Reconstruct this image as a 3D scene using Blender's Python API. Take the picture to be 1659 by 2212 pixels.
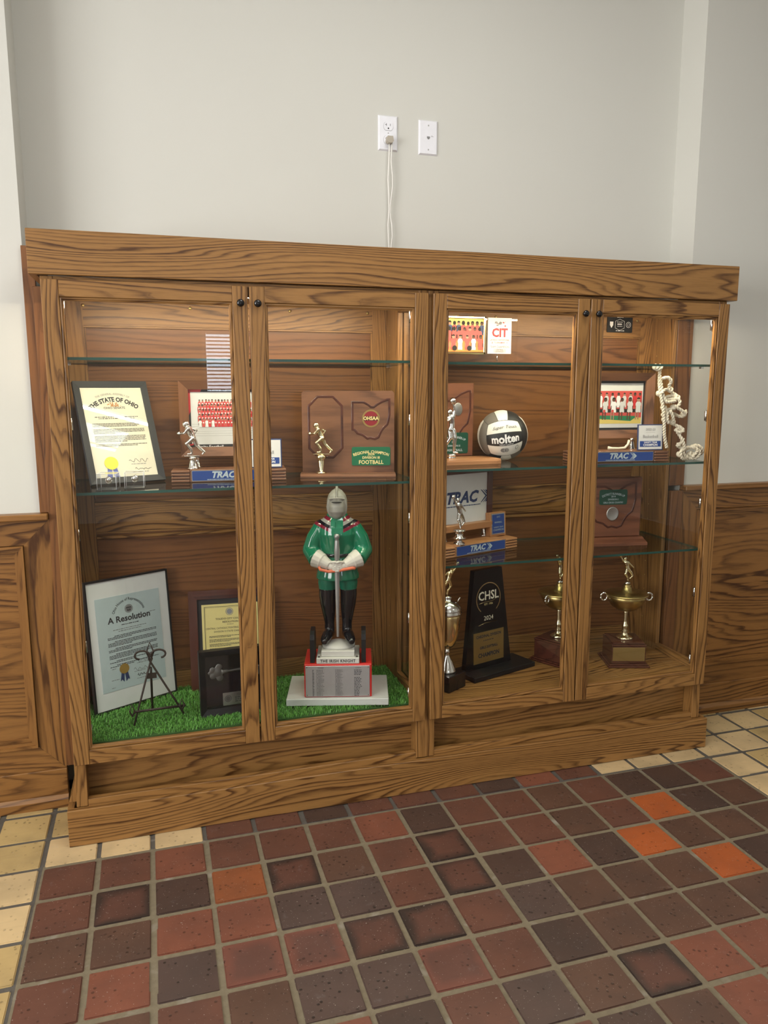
import bpy, bmesh, math, random
from mathutils import Vector, Matrix, Euler

random.seed(7)
for o in list(bpy.data.objects):
    bpy.data.objects.remove(o, do_unlink=True)
scene = bpy.context.scene
COL = scene.collection

# ------------------------------------------------------------------ camera
cam_d = bpy.data.cameras.new('camera')
cam = bpy.data.objects.new('camera', cam_d)
COL.objects.link(cam)
cam_d.sensor_fit = 'HORIZONTAL'
cam_d.sensor_width = 36.0
cam_d.lens = 1644.56 / 1659.0 * 36.0
cam_d.clip_start = 0.01
yaw, pitch, roll = 0.2904, -0.1606, -0.0006
cy, sy, cp, sp = math.cos(yaw), math.sin(yaw), math.cos(pitch), math.sin(pitch)
FWD = Vector((sy * cp, cy * cp, sp))
RGT = Vector((cy, -sy, 0))
UPV = RGT.cross(FWD)
rr = RGT * math.cos(roll) + UPV * math.sin(roll)
uu = UPV * math.cos(roll) - RGT * math.sin(roll)
cam.matrix_world = Matrix(((rr.x, uu.x, -FWD.x, 0.2975), (rr.y, uu.y, -FWD.y, -2.4514),
                           (rr.z, uu.z, -FWD.z, 1.4650), (0, 0, 0, 1)))
scene.camera = cam

# ------------------------------------------------------------------ world, exposure
world = bpy.data.worlds.new('world')
scene.world = world
world.use_nodes = True
world.node_tree.nodes['Background'].inputs[0].default_value = (0.75, 0.85, 1.0, 1)
world.node_tree.nodes['Background'].inputs[1].default_value = 1.0
vs = scene.view_settings
vs.view_transform = 'Standard'
vs.look = 'None'
vs.gamma = 1.0
vs.use_curve_mapping = False
vs.exposure = -0.04

# ceiling lamps: (x, y, watts)
CEIL_Z = 3.35
CEIL_LAMPS = [(-1.55, -2.4, 22), (1.25, -1.15, 24), (3.9, -3.0, 6), (-1.55, -4.6, 4), (1.25, -4.6, 4)]
SIDE_WINDOW_POWER = 170.0
STRIP_POWER = 11.5

# ------------------------------------------------------------------ materials
MATS = {}


def new_mat(name):
    m = bpy.data.materials.new(name)
    m.use_nodes = True
    nt = m.node_tree
    b = nt.nodes['Principled BSDF']
    MATS[name] = m
    return m, nt, b


def nd(nt, typ, **kw):
    n = nt.nodes.new(typ)
    for k, v in kw.items():
        if k.startswith('i_'):
            n.inputs[k[2:].replace('_', ' ')].default_value = v
        else:
            setattr(n, k, v)
    return n


def math_n(nt, op, a, b=None, c=None):
    n = nt.nodes.new('ShaderNodeMath')
    n.operation = op
    for i, v in enumerate((a, b, c)):
        if v is None:
            continue
        if isinstance(v, (int, float)):
            n.inputs[i].default_value = v
        else:
            nt.links.new(v, n.inputs[i])
    return n.outputs[0]


def mixc(nt, fac, a, b, mode='MIX'):
    n = nt.nodes.new('ShaderNodeMix')
    n.data_type = 'RGBA'
    n.blend_type = mode
    for idx, v in ((0, fac), (6, a), (7, b)):
        if isinstance(v, (int, float)):
            n.inputs[idx].default_value = v
        elif isinstance(v, tuple):
            n.inputs[idx].default_value = (v[0], v[1], v[2], 1)
        else:
            nt.links.new(v, n.inputs[idx])
    return n.outputs[2]


def ramp(nt, fac, stops, interp='LINEAR'):
    n = nt.nodes.new('ShaderNodeValToRGB')
    cr = n.color_ramp
    cr.interpolation = interp
    while len(cr.elements) < len(stops):
        cr.elements.new(0.5)
    for e, (p, c) in zip(cr.elements, stops):
        e.position = p
        e.color = (c[0], c[1], c[2], 1) if isinstance(c, tuple) else (c, c, c, 1)
    nt.links.new(fac, n.inputs[0])
    return n.outputs[0]


def mapped(nt, vec, scale):
    n = nt.nodes.new('ShaderNodeVectorMath')
    n.operation = 'MULTIPLY'
    nt.links.new(vec, n.inputs[0])
    n.inputs[1].default_value = scale
    return n.outputs[0]


def noise(nt, vec, scale, detail=2.0, rough=0.5, dist=0.0):
    n = nt.nodes.new('ShaderNodeTexNoise')
    n.inputs['Scale'].default_value = scale
    n.inputs['Detail'].default_value = detail
    n.inputs['Roughness'].default_value = rough
    n.inputs['Distortion'].default_value = dist
    if vec is not None:
        nt.links.new(vec, n.inputs['Vector'])
    return n.outputs['Fac']


def obj_vec(nt, rand=True):
    tc = nt.nodes.new('ShaderNodeTexCoord')
    if not rand:
        return tc.outputs['Object']
    oi = nt.nodes.new('ShaderNodeObjectInfo')
    mv = nt.nodes.new('ShaderNodeVectorMath')
    mv.operation = 'MULTIPLY_ADD'
    cb = nt.nodes.new('ShaderNodeCombineXYZ')
    for i, k in enumerate((13.7, 29.3, 7.9)):
        nt.links.new(math_n(nt, 'MULTIPLY', oi.outputs['Random'], k), cb.inputs[i])
    ad = nt.nodes.new('ShaderNodeVectorMath')
    nt.links.new(tc.outputs['Object'], ad.inputs[0])
    nt.links.new(cb.outputs[0], ad.inputs[1])
    return ad.outputs[0]


def bump(nt, b, h, strength=0.2, dist=0.002):
    n = nt.nodes.new('ShaderNodeBump')
    n.inputs['Strength'].default_value = strength
    n.inputs['Distance'].default_value = dist
    nt.links.new(h, n.inputs['Height'])
    nt.links.new(n.outputs[0], b.inputs['Normal'])


def plain(name, col, rough=0.5, metal=0.0, vary=0.06, scale=30.0, coat=0.0, spec=0.5):
    m, nt, b = new_mat(name)
    v = obj_vec(nt)
    f = noise(nt, v, scale, 3)
    lo = tuple(max(0, c * (1 - vary)) for c in col)
    hi = tuple(min(1, c * (1 + vary)) for c in col)
    nt.links.new(mixc(nt, f, lo, hi), b.inputs['Base Color'])
    b.inputs['Roughness'].default_value = rough
    b.inputs['Metallic'].default_value = metal
    b.inputs['Coat Weight'].default_value = coat
    b.inputs['Specular IOR Level'].default_value = spec
    return m


def oak(name, axis, light, dark, figure=24.0, straight=60.0, contrast=1.0, rough=0.38, along=0.85):
    """plain-sawn oak: contour lines of a stretched noise field plus fine pores"""
    m, nt, b = new_mat(name)
    v = obj_vec(nt)
    i = 'xyz'.index(axis)

    def sc(a, c):
        s = [c, c, c]
        s[i] = a
        return tuple(s)
    n1 = noise(nt, mapped(nt, v, sc(along, 4.2)), 1.0, 1.2, 0.45)
    n2 = noise(nt, mapped(nt, v, sc(5.0, 45.0)), 1.0, 2.0, 0.55)
    sep = nt.nodes.new('ShaderNodeSeparateXYZ')
    nt.links.new(v, sep.inputs[0])
    o1, o2 = [sep.outputs[k] for k in range(3) if k != i]
    lin = math_n(nt, 'ADD', math_n(nt, 'MULTIPLY', o1, 0.75), math_n(nt, 'MULTIPLY', o2, 0.9))
    ring = math_n(nt, 'ADD', math_n(nt, 'MULTIPLY', n1, figure), math_n(nt, 'MULTIPLY', lin, straight))
    n3 = noise(nt, mapped(nt, v, sc(0.35, 26.0)), 1.0, 1.0)
    ring = math_n(nt, 'ADD', ring, math_n(nt, 'MULTIPLY', n2, 0.7))
    ring = math_n(nt, 'ADD', ring, math_n(nt, 'MULTIPLY', n3, straight * 0.055))
    frac = math_n(nt, 'FRACT', ring)
    wn = nt.nodes.new('ShaderNodeTexWhiteNoise')
    wn.noise_dimensions = '1D'
    nt.links.new(math_n(nt, 'FLOOR', ring), wn.inputs['W'])
    line = ramp(nt, frac, [(0.0, 0.6), (0.06, 0.12), (0.3, 0.0), (0.55, 0.08), (0.78, 0.65), (0.9, 1.0), (1.0, 0.6)])
    line = math_n(nt, 'MULTIPLY', line, math_n(nt, 'ADD', 0.45, math_n(nt, 'MULTIPLY', wn.outputs['Value'], 0.75)))
    pores = noise(nt, mapped(nt, v, sc(14.0, 420.0)), 1.0, 2.0, 0.6)
    pr = ramp(nt, pores, [(0.0, 1.0), (0.36, 0.75), (0.5, 0.0), (1.0, 0.0)])
    broad = noise(nt, mapped(nt, v, sc(1.5, 9.0)), 1.0, 2.0)
    lam = noise(nt, mapped(nt, v, sc(20.0, 150.0)), 1.0, 2.0)
    fac = math_n(nt, 'MULTIPLY', line, math_n(nt, 'ADD', 0.45, math_n(nt, 'MULTIPLY', lam, 1.0)))
    fac = math_n(nt, 'ADD', fac, math_n(nt, 'MULTIPLY', pr, 0.30))
    fac = math_n(nt, 'MULTIPLY', fac, contrast)
    nclamp = nt.nodes.new('ShaderNodeClamp')
    nt.links.new(fac, nclamp.inputs[0])
    l2 = tuple(c * 0.80 for c in light)
    base = mixc(nt, broad, l2, tuple(min(1, c * 1.16) for c in light))
    col = mixc(nt, nclamp.outputs[0], base, dark)
    nt.links.new(col, b.inputs['Base Color'])
    b.inputs['Roughness'].default_value = rough
    bump(nt, b, math_n(nt, 'SUBTRACT', 1.0, nclamp.outputs[0]), 0.12, 0.0008)
    return m


OL, OD = (0.310, 0.155, 0.046), (0.072, 0.027, 0.006)
PL, PD = (0.20, 0.082, 0.026), (0.058, 0.019, 0.006)
WL, WD = (0.265, 0.122, 0.033), (0.065, 0.023, 0.005)
for ax in 'xyz':
    oak('oak_' + ax, ax, OL, OD)
    oak('oak_fine_' + ax, ax, OL, OD, figure=12.0, straight=100.0, contrast=0.85)
    oak('oak_panel_' + ax, ax, PL, PD, figure=20.0, straight=40.0, contrast=0.75, along=0.5)
    oak('oak_wain_' + ax, ax, WL, WD, figure=18.0, straight=38.0)
    oak('walnut_' + ax, ax, (0.19, 0.085, 0.045), (0.075, 0.032, 0.018), figure=6.0, straight=10.0, contrast=0.9, along=1.4)
    oak('cherry_' + ax, ax, (0.42, 0.20, 0.085), (0.25, 0.10, 0.04), figure=8.0, straight=12.0, contrast=0.6, along=1.2)
    oak('mahogany_' + ax, ax, (0.085, 0.026, 0.016), (0.03, 0.01, 0.008), figure=6.0, straight=14.0, contrast=0.7, rough=0.22)
    oak('redwood_' + ax, ax, (0.20, 0.075, 0.038), (0.09, 0.032, 0.017), figure=7.0, straight=10.0, contrast=0.8, along=1.2)

# painted wall
m, nt, b = new_mat('wall_paint')
v = obj_vec(nt, False)
nt.links.new(mixc(nt, noise(nt, v, 1.5, 3), (0.605, 0.605, 0.56), (0.64, 0.64, 0.595)), b.inputs['Base Color'])
b.inputs['Roughness'].default_value = 0.75
bump(nt, b, noise(nt, v, 350, 2), 0.06, 0.001)
plain('ceiling_tile', (0.78, 0.78, 0.75), 0.9)


def tile_mat(name, col, edge=None, pit=0.5, mott=0.25, rough=0.36):
    m, nt, b = new_mat(name)
    v = obj_vec(nt)
    tc = nt.nodes.new('ShaderNodeTexCoord')
    f = noise(nt, v, 9.0, 4, 0.6)
    c1 = tuple(c * (1 - mott) for c in col)
    c2 = tuple(min(1, c * (1 + mott)) for c in col)
    base = mixc(nt, f, c1, c2)
    big = ramp(nt, noise(nt, v, 5.0, 3, 0.6), [(0.0, 0.0), (0.42, 0.0), (0.68, 0.6), (1, 0.7)])
    base = mixc(nt, big, base, tuple(c * 0.55 + 0.012 for c in col))
    st = noise(nt, mapped(nt, v, (18, 120, 1)), 1.0, 2)
    base = mixc(nt, ramp(nt, st, [(0.0, 0.35), (0.45, 0.0), (1, 0.0)]), base, tuple(c * 0.62 for c in col))
    if edge is not None:
        sep = nt.nodes.new('ShaderNodeSeparateXYZ')
        nt.links.new(tc.outputs['Generated'], sep.inputs[0])
        ex = math_n(nt, 'ABSOLUTE', math_n(nt, 'SUBTRACT', sep.outputs[0], 0.5))
        ey = math_n(nt, 'ABSOLUTE', math_n(nt, 'SUBTRACT', sep.outputs[1], 0.5))
        e = math_n(nt, 'MAXIMUM', ex, ey)
        e = math_n(nt, 'ADD', e, math_n(nt, 'MULTIPLY', math_n(nt, 'SUBTRACT', noise(nt, v, 9.0, 3), 0.5), 0.42))
        base = mixc(nt, ramp(nt, e, [(0.0, 0.0), (0.30, 0.0), (0.47, 0.8), (1, 0.9)]), base, edge)
    vor = nt.nodes.new('ShaderNodeTexVoronoi')
    vor.inputs['Scale'].default_value = 55.0
    nt.links.new(v, vor.inputs['Vector'])
    keep = ramp(nt, noise(nt, v, 22.0, 2), [(0.0, 0.0), (0.46, 0.0), (0.56, 1.0), (1, 1)])
    pits = math_n(nt, 'MULTIPLY', ramp(nt, vor.outputs['Distance'], [(0.0, 1.0), (0.17, 0.95), (0.27, 0.0), (1, 0.0)]), keep)
    base = mixc(nt, math_n(nt, 'MULTIPLY', pits, min(1.0, pit * 1.5)), base, tuple(c * 0.3 for c in col))
    sp_ = ramp(nt, noise(nt, v, 260.0, 1), [(0.0, 0.0), (0.735, 0.0), (0.76, 0.55), (1, 0.8)])
    base = mixc(nt, sp_, base, (0.5, 0.47, 0.42))
    scuff = ramp(nt, noise(nt, v, 26.0, 5, 0.65), [(0.0, 0.0), (0.63, 0.0), (0.72, 0.35), (1, 0.5)])
    base = mixc(nt, scuff, base, tuple(c * 0.7 + 0.10 for c in col))
    nt.links.new(base, b.inputs['Base Color'])
    nt.links.new(math_n(nt, 'ADD', rough - 0.10, math_n(nt, 'MULTIPLY', noise(nt, v, 6.0, 3), 0.25)), b.inputs['Roughness'])
    bump(nt, b, math_n(nt, 'SUBTRACT', f, pits), 0.25, 0.002)
    return m


TILE = {
    'b': tile_mat('tile_brown_red', (0.120, 0.050, 0.034)),
    'n': tile_mat('tile_brown', (0.098, 0.050, 0.034)),
    'd': tile_mat('tile_dark', (0.066, 0.038, 0.030)),
    'p': tile_mat('tile_purple', (0.080, 0.050, 0.042), pit=0.8),
    'r': tile_mat('tile_red', (0.19, 0.066, 0.040)),
    'o': tile_mat('tile_orange_red', (0.25, 0.078, 0.030)),
    'O': tile_mat('tile_orange', (0.36, 0.088, 0.024), mott=0.15),
    'E': tile_mat('tile_flashed', (0.10, 0.043, 0.031), edge=(0.022, 0.019, 0.017)),
    'R': tile_mat('tile_rose_edge', (0.115, 0.05, 0.038), edge=(0.165, 0.06, 0.042)),
    'y': tile_mat('tile_buff', (0.62, 0.46, 0.25), pit=0.35, mott=0.1),
    'z': tile_mat('tile_buff_gold', (0.50, 0.36, 0.16), pit=0.4, mott=0.14),
}
m, nt, b = new_mat('grout')
v = obj_vec(nt, False)
sep = nt.nodes.new('ShaderNodeSeparateXYZ')
nt.links.new(v, sep.inputs[0])
inred = math_n(nt, 'MULTIPLY', math_n(nt, 'MULTIPLY', math_n(nt, 'GREATER_THAN', sep.outputs[0], -0.1), math_n(nt, 'LESS_THAN', sep.outputs[0], 2.375)),
               math_n(nt, 'LESS_THAN', sep.outputs[1], -0.078))
g1 = mixc(nt, noise(nt, v, 60, 4), (0.07, 0.06, 0.05), (0.11, 0.1, 0.085))
g2 = mixc(nt, noise(nt, v, 60, 4), (0.13, 0.105, 0.065), (0.21, 0.175, 0.115))
g3 = mixc(nt, inred, g1, g2)
g3 = mixc(nt, ramp(nt, noise(nt, v, 14, 4), [(0, 0.0), (0.62, 0.0), (0.75, 0.5), (1, .6)]), g3, (0.34, 0.32, 0.28))
nt.links.new(g3, b.inputs['Base Color'])
b.inputs['Roughness'].default_value = 0.85
bump(nt, b, noise(nt, v, 160, 3), 0.5, 0.002)
m, nt, b = new_mat('far_floor')
v = obj_vec(nt, False)
br = nt.nodes.new('ShaderNodeTexBrick')
br.offset = 0.0
br.inputs['Scale'].default_value = 1.0
br.inputs['Brick Width'].default_value = 0.165
br.inputs['Row Height'].default_value = 0.165
br.inputs['Mortar Size'].default_value = 0.008
br.inputs['Color1'].default_value = (0.13, 0.05, 0.033, 1)
br.inputs['Color2'].default_value = (0.09, 0.042, 0.03, 1)
br.inputs['Mortar'].default_value = (0.14, 0.115, 0.075, 1)
nt.links.new(v, br.inputs['Vector'])
nt.links.new(br.outputs['Color'], b.inputs['Base Color'])
b.inputs['Roughness'].default_value = 0.4


def thin_glass(name, tint, gloss=1.0):
    m = bpy.data.materials.new(name)
    m.use_nodes = True
    nt = m.node_tree
    nt.nodes.clear()
    out = nt.nodes.new('ShaderNodeOutputMaterial')
    tr = nt.nodes.new('ShaderNodeBsdfTransparent')
    tr.inputs[0].default_value = (*tint, 1)
    gl = nt.nodes.new('ShaderNodeBsdfGlossy')
    gl.inputs['Roughness'].default_value = 0.0
    lw = nt.nodes.new('ShaderNodeLayerWeight')
    lw.inputs['Blend'].default_value = 0.5
    p5 = math_n(nt, 'POWER', lw.outputs['Facing'], 5.0)
    fr = math_n(nt, 'ADD', math_n(nt, 'MULTIPLY', p5, 0.95), 0.04)
    mx = nt.nodes.new('ShaderNodeMixShader')
    nt.links.new(math_n(nt, 'MINIMUM', math_n(nt, 'MULTIPLY', fr, gloss), 1.0), mx.inputs[0])
    nt.links.new(tr.outputs[0], mx.inputs[1])
    nt.links.new(gl.outputs[0], mx.inputs[2])
    nt.links.new(mx.outputs[0], out.inputs[0])
    MATS[name] = m
    return m


thin_glass('pane_glass', (0.985, 0.99, 0.985), 1.05)
thin_glass('shelf_glass', (0.93, 0.97, 0.95), 1.0)
thin_glass('acrylic', (0.97, 0.975, 0.98), 1.0)
m, nt, b = new_mat('shelf_edge')
b.inputs['Base Color'].default_value = (0.02, 0.075, 0.06, 1)
b.inputs['Roughness'].default_value = 0.15
nt.links.new(mixc(nt, noise(nt, obj_vec(nt), 4), (0.015, 0.055, 0.045), (0.03, 0.10, 0.08)), b.inputs['Base Color'])
plain('white_plastic', (0.80, 0.81, 0.86), 0.35)
plain('cord_white', (0.75, 0.74, 0.70), 0.5)
plain('plug_beige', (0.42, 0.38, 0.31), 0.5)
plain('black_paint', (0.009, 0.0095, 0.011), 0.4, spec=0.3)
plain('black_gloss', (0.006, 0.006, 0.007), 0.12)
plain('dark_grey_frame', (0.022, 0.023, 0.027), 0.5, spec=0.3)
plain('iron', (0.045, 0.034, 0.028), 0.5, 0.4)
plain('silver', (0.80, 0.79, 0.76), 0.14, 1.0, 0.04)
plain('silver_satin', (0.55, 0.55, 0.54), 0.35, 1.0, 0.06)
plain('pewter', (0.16, 0.155, 0.145), 0.45, 0.8, 0.3)
plain('gold', (0.86, 0.69, 0.36), 0.16, 1.0, 0.05)
plain('gold_pale', (0.86, 0.78, 0.52), 0.14, 1.0, 0.05)
plain('brass_satin', (0.52, 0.40, 0.16), 0.32, 1.0, 0.12)
plain('brass_plate', (0.42, 0.30, 0.11), 0.38, 0.85, 0.08)
plain('aluminium', (0.52, 0.52, 0.53), 0.42, 0.8, 0.05)
plain('chrome', (0.7, 0.7, 0.7), 0.15, 1.0)
plain('paper_cream', (0.80, 0.76, 0.62), 0.6)
plain('paper_white', (0.66, 0.66, 0.65), 0.6)
plain('paper_blue', (0.50, 0.60, 0.61), 0.6)
plain('paper_yellow', (0.66, 0.56, 0.22), 0.45)
plain('mat_white', (0.76, 0.77, 0.75), 0.7)
plain('mat_black', (0.02, 0.02, 0.022), 0.8)
plain('ink', (0.03, 0.03, 0.035), 0.6)
plain('ink_soft', (0.22, 0.22, 0.22), 0.7)
plain('ink_orange', (0.55, 0.27, 0.10), 0.6)
plain('red_print', (0.60, 0.03, 0.035), 0.5)
plain('blue_plate', (0.018, 0.055, 0.24), 0.3)
plain('navy', (0.02, 0.04, 0.13), 0.4)
plain('white_print', (0.85, 0.85, 0.85), 0.5)
plain('steel_letter', (0.42, 0.50, 0.54), 0.4)
plain('green_plate', (0.012, 0.13, 0.06), 0.3)
plain('dark_green_plate', (0.008, 0.065, 0.04), 0.3)
plain('gold_letter', (0.80, 0.66, 0.30), 0.4)
plain('seal_gold', (0.42, 0.27, 0.07), 0.4, 0.5)
plain('seal_yellow', (0.85, 0.74, 0.04), 0.4)
plain('ribbon_blue', (0.13, 0.16, 0.45), 0.6)
plain('rope_white', (0.70, 0.64, 0.50), 0.85)
plain('red_box', (0.56, 0.022, 0.018), 0.4)
plain('dark_red', (0.22, 0.012, 0.02), 0.4)
plain('stone_white', (0.55, 0.54, 0.49), 0.55)
plain('slab_grey', (0.50, 0.52, 0.49), 0.6)
plain('helmet_grey', (0.30, 0.285, 0.25), 0.38)
plain('glove_cream', (0.57, 0.54, 0.47), 0.45)
plain('sword_steel', (0.33, 0.33, 0.32), 0.35, 0.6)
plain('coral', (0.62, 0.15, 0.07), 0.5)
plain('boot_black', (0.006, 0.007, 0.009), 0.13, coat=0.4)
plain('green_pants', (0.012, 0.145, 0.085), 0.3)
plain('ball_white', (0.74, 0.73, 0.68), 0.5)
plain('ball_grey', (0.17, 0.155, 0.135), 0.5)
plain('ball_black', (0.018, 0.019, 0.021), 0.45)
plain('skin_dark', (0.11, 0.05, 0.03), 0.6)
plain('skin_mid', (0.42, 0.23, 0.15), 0.6)
plain('print_red', (0.62, 0.08, 0.07), 0.5)
plain('print_orange', (0.66, 0.22, 0.05), 0.5)
plain('print_green', (0.02, 0.22, 0.09), 0.5)
plain('print_yellow', (0.70, 0.55, 0.15), 0.5)
plain('hair_black', (0.015, 0.012, 0.01), 0.7)
plain('turf_base', (0.03, 0.09, 0.015), 0.9)
m, nt, b = new_mat('turf_blade')
v = obj_vec(nt, False)
nt.links.new(mixc(nt, noise(nt, v, 90, 2), (0.035, 0.17, 0.012), (0.19, 0.48, 0.09)), b.inputs['Base Color'])
b.inputs['Roughness'].default_value = 0.45


def emit(name, col, s):
    m = bpy.data.materials.new(name)
    m.use_nodes = True
    nt = m.node_tree
    nt.nodes.clear()
    out = nt.nodes.new('ShaderNodeOutputMaterial')
    e = nt.nodes.new('ShaderNodeEmission')
    e.inputs[0].default_value = (*col, 1)
    e.inputs[1].default_value = s
    nt.links.new(e.outputs[0], out.inputs[0])
    MATS[name] = m
    return m


emit('lamp_diffuser', (1.0, 0.97, 0.90), 3.0)
emit('strip_diffuser', (1.0, 0.92, 0.76), 8.0)
emit('window_daylight', (0.80, 0.90, 1.0), 17.0)
emit('window_daylight_side', (1.0, 0.98, 0.95), 3.0)


# ------------------------------------------------------------------ mesh builder
class MB:
    def __init__(self):
        self.v, self.f, self.mi, self.sm = [], [], [], []

    def add(self, verts, faces, mi=0, smooth=False, mat=None):
        o = len(self.v)
        if mat is not None:
            verts = [tuple(mat @ Vector(p)) for p in verts]
        self.v += [tuple(p) for p in verts]
        for fc in faces:
            self.f.append(tuple(i + o for i in fc))
            self.mi.append(mi)
            self.sm.append(smooth)
        return self

    def box(self, x0, y0, z0, x1, y1, z1, mi=0, mat=None, bev=0.0):
        if bev > 0:
            b_ = bmesh.new()
            bmesh.ops.create_cube(b_, size=1.0)
            for q in b_.verts:
                q.co = Vector(((x0 + x1) / 2 + q.co.x * (x1 - x0), (y0 + y1) / 2 + q.co.y * (y1 - y0), (z0 + z1) / 2 + q.co.z * (z1 - z0)))
            bmesh.ops.bevel(b_, geom=list(b_.edges), offset=bev, segments=1, affect='EDGES')
            b_.verts.index_update()
            self.add([q.co[:] for q in b_.verts], [[q.index for q in f_.verts] for f_ in b_.faces], mi, False, mat)
            b_.free()
            return self
        vs_ = [(x0, y0, z0), (x1, y0, z0), (x1, y1, z0), (x0, y1, z0), (x0, y0, z1), (x1, y0, z1), (x1, y1, z1), (x0, y1, z1)]
        fs = [(0, 3, 2, 1), (4, 5, 6, 7), (0, 1, 5, 4), (1, 2, 6, 5), (2, 3, 7, 6), (3, 0, 4, 7)]
        return self.add(vs_, fs, mi, False, mat)

    def prism(self, poly, y0, y1, mi=0, mat=None, smooth=False):
        """polygon in (x,z), extruded along y"""
        n = len(poly)
        vs_ = [(x, y0, z) for x, z in poly] + [(x, y1, z) for x, z in poly]
        fs = [tuple(range(n)), tuple(range(2 * n - 1, n - 1, -1))]
        self.add(vs_, fs, mi, False, mat)
        o = len(self.v) - 2 * n
        for i in range(n):
            j = (i + 1) % n
            self.f.append((o + i, o + n + i, o + n + j, o + j))
            self.mi.append(mi)
            self.sm.append(smooth)
        return self

    def lathe(self, prof, seg=24, mi=0, mat=None, sx=1.0, sy=1.0, c=(0, 0, 0)):
        vs_, fs = [], []
        n = len(prof)
        for r, z in prof:
            for k in range(seg):
                a = 2 * math.pi * k / seg
                vs_.append((c[0] + r * math.cos(a) * sx, c[1] + r * math.sin(a) * sy, c[2] + z))
        for i in range(n - 1):
            for k in range(seg):
                k2 = (k + 1) % seg
                fs.append((i * seg + k, i * seg + k2, (i + 1) * seg + k2, (i + 1) * seg + k))
        fs.append(tuple(range(seg - 1, -1, -1)))
        fs.append(tuple(range((n - 1) * seg, n * seg)))
        return self.add(vs_, fs, mi, True, mat)

    def tube(self, pts, rad, seg=8, mi=0, mat=None, flat=1.0, caps=True, up=None):
        """sweep a circle (flat<1: ellipse) along pts; rad number or list"""
        pts = [Vector(p) for p in pts]
        n = len(pts)
        rads = rad if isinstance(rad, (list, tuple)) else [rad] * n
        vs_, fs = [], []
        prev = None
        for i, p in enumerate(pts):
            t = (pts[min(i + 1, n - 1)] - pts[max(i - 1, 0)]).normalized()
            if prev is None:
                ref = Vector(up) if up else (Vector((0, 1, 0)) if abs(t.y) < 0.9 else Vector((1, 0, 0)))
            else:
                ref = prev
            a = (ref - t * ref.dot(t))
            if a.length < 1e-6:
                a = t.orthogonal()
            a.normalize()
            prev = a
            bb = t.cross(a)
            for k in range(seg):
                an = 2 * math.pi * k / seg
                vs_.append(tuple(p + a * math.cos(an) * rads[i] * flat + bb * math.sin(an) * rads[i]))
        for i in range(n - 1):
            for k in range(seg):
                k2 = (k + 1) % seg
                fs.append((i * seg + k, i * seg + k2, (i + 1) * seg + k2, (i + 1) * seg + k))
        if caps:
            fs.append(tuple(range(seg - 1, -1, -1)))
            fs.append(tuple(range((n - 1) * seg, n * seg)))
        return self.add(vs_, fs, mi, True, mat)

    def loft(self, secs, seg=20, mi=0, mat=None):
        """secs: (cx,cy,cz,rx,ry) horizontal ellipses"""
        vs_, fs = [], []
        n = len(secs)
        for cx, cy_, cz, rx, ry in secs:
            for k in range(seg):
                a = 2 * math.pi * k / seg
                vs_.append((cx + rx * math.cos(a), cy_ + ry * math.sin(a), cz))
        for i in range(n - 1):
            for k in range(seg):
                k2 = (k + 1) % seg
                fs.append((i * seg + k, i * seg + k2, (i + 1) * seg + k2, (i + 1) * seg + k))
        fs.append(tuple(range(seg - 1, -1, -1)))
        fs.append(tuple(range((n - 1) * seg, n * seg)))
        return self.add(vs_, fs, mi, True, mat)

    def ball(self, c, r, seg=14, mi=0, mat=None, s=(1, 1, 1)):
        prof = [(max(1e-4, math.sin(math.pi * i / 10)) * r, -math.cos(math.pi * i / 10) * r) for i in range(11)]
        vs_, fs = [], []
        for rr_, z in prof:
            for k in range(seg):
                a = 2 * math.pi * k / seg
                vs_.append((c[0] + rr_ * math.cos(a) * s[0], c[1] + rr_ * math.sin(a) * s[1], c[2] + z * s[2]))
        for i in range(10):
            for k in range(seg):
                k2 = (k + 1) % seg
                fs.append((i * seg + k, i * seg + k2, (i + 1) * seg + k2, (i + 1) * seg + k))
        fs.append(tuple(range(seg - 1, -1, -1)))
        fs.append(tuple(range(10 * seg, 11 * seg)))
        return self.add(vs_, fs, mi, True, mat)

    def mesh(self, name, mats):
        me = bpy.data.meshes.new(name)
        me.from_pydata(self.v, [], self.f)
        for mt in (mats if isinstance(mats, (list, tuple)) else [mats]):
            me.materials.append(MATS[mt] if isinstance(mt, str) else mt)
        me.polygons.foreach_set('material_index', self.mi)
        me.polygons.foreach_set('use_smooth', self.sm)
        me.update()
        return me

    def obj(self, name, mats, parent=None, loc=None, rot=None):
        o = bpy.data.objects.new(name, self.mesh(name, mats))
        COL.objects.link(o)
        if parent is not None:
            o.parent = parent
        if loc is not None:
            o.location = loc
        if rot is not None:
            o.rotation_euler = rot
        return o


def bx(x0, y0, z0, x1, y1, z1, bev=0.0):
    return MB().box(x0, y0, z0, x1, y1, z1, bev=bev)


def tag(o, label=None, cat=None, group=None, kind=None):
    if label:
        o['label'] = label
    if cat:
        o['category'] = cat
    if group:
        o['group'] = group
    if kind:
        o['kind'] = kind
    return o


def thing(name, label, cat, loc=(0, 0, 0), rotz=0.0, group=None, rot=None):
    o = bpy.data.objects.new(name, None)
    o.empty_display_size = 0.05
    COL.objects.link(o)
    o.location = loc
    o.rotation_euler = rot if rot else (0, 0, rotz)
    return tag(o, label, cat, group)


def struct(o):
    o['kind'] = 'structure'
    return o


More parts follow.
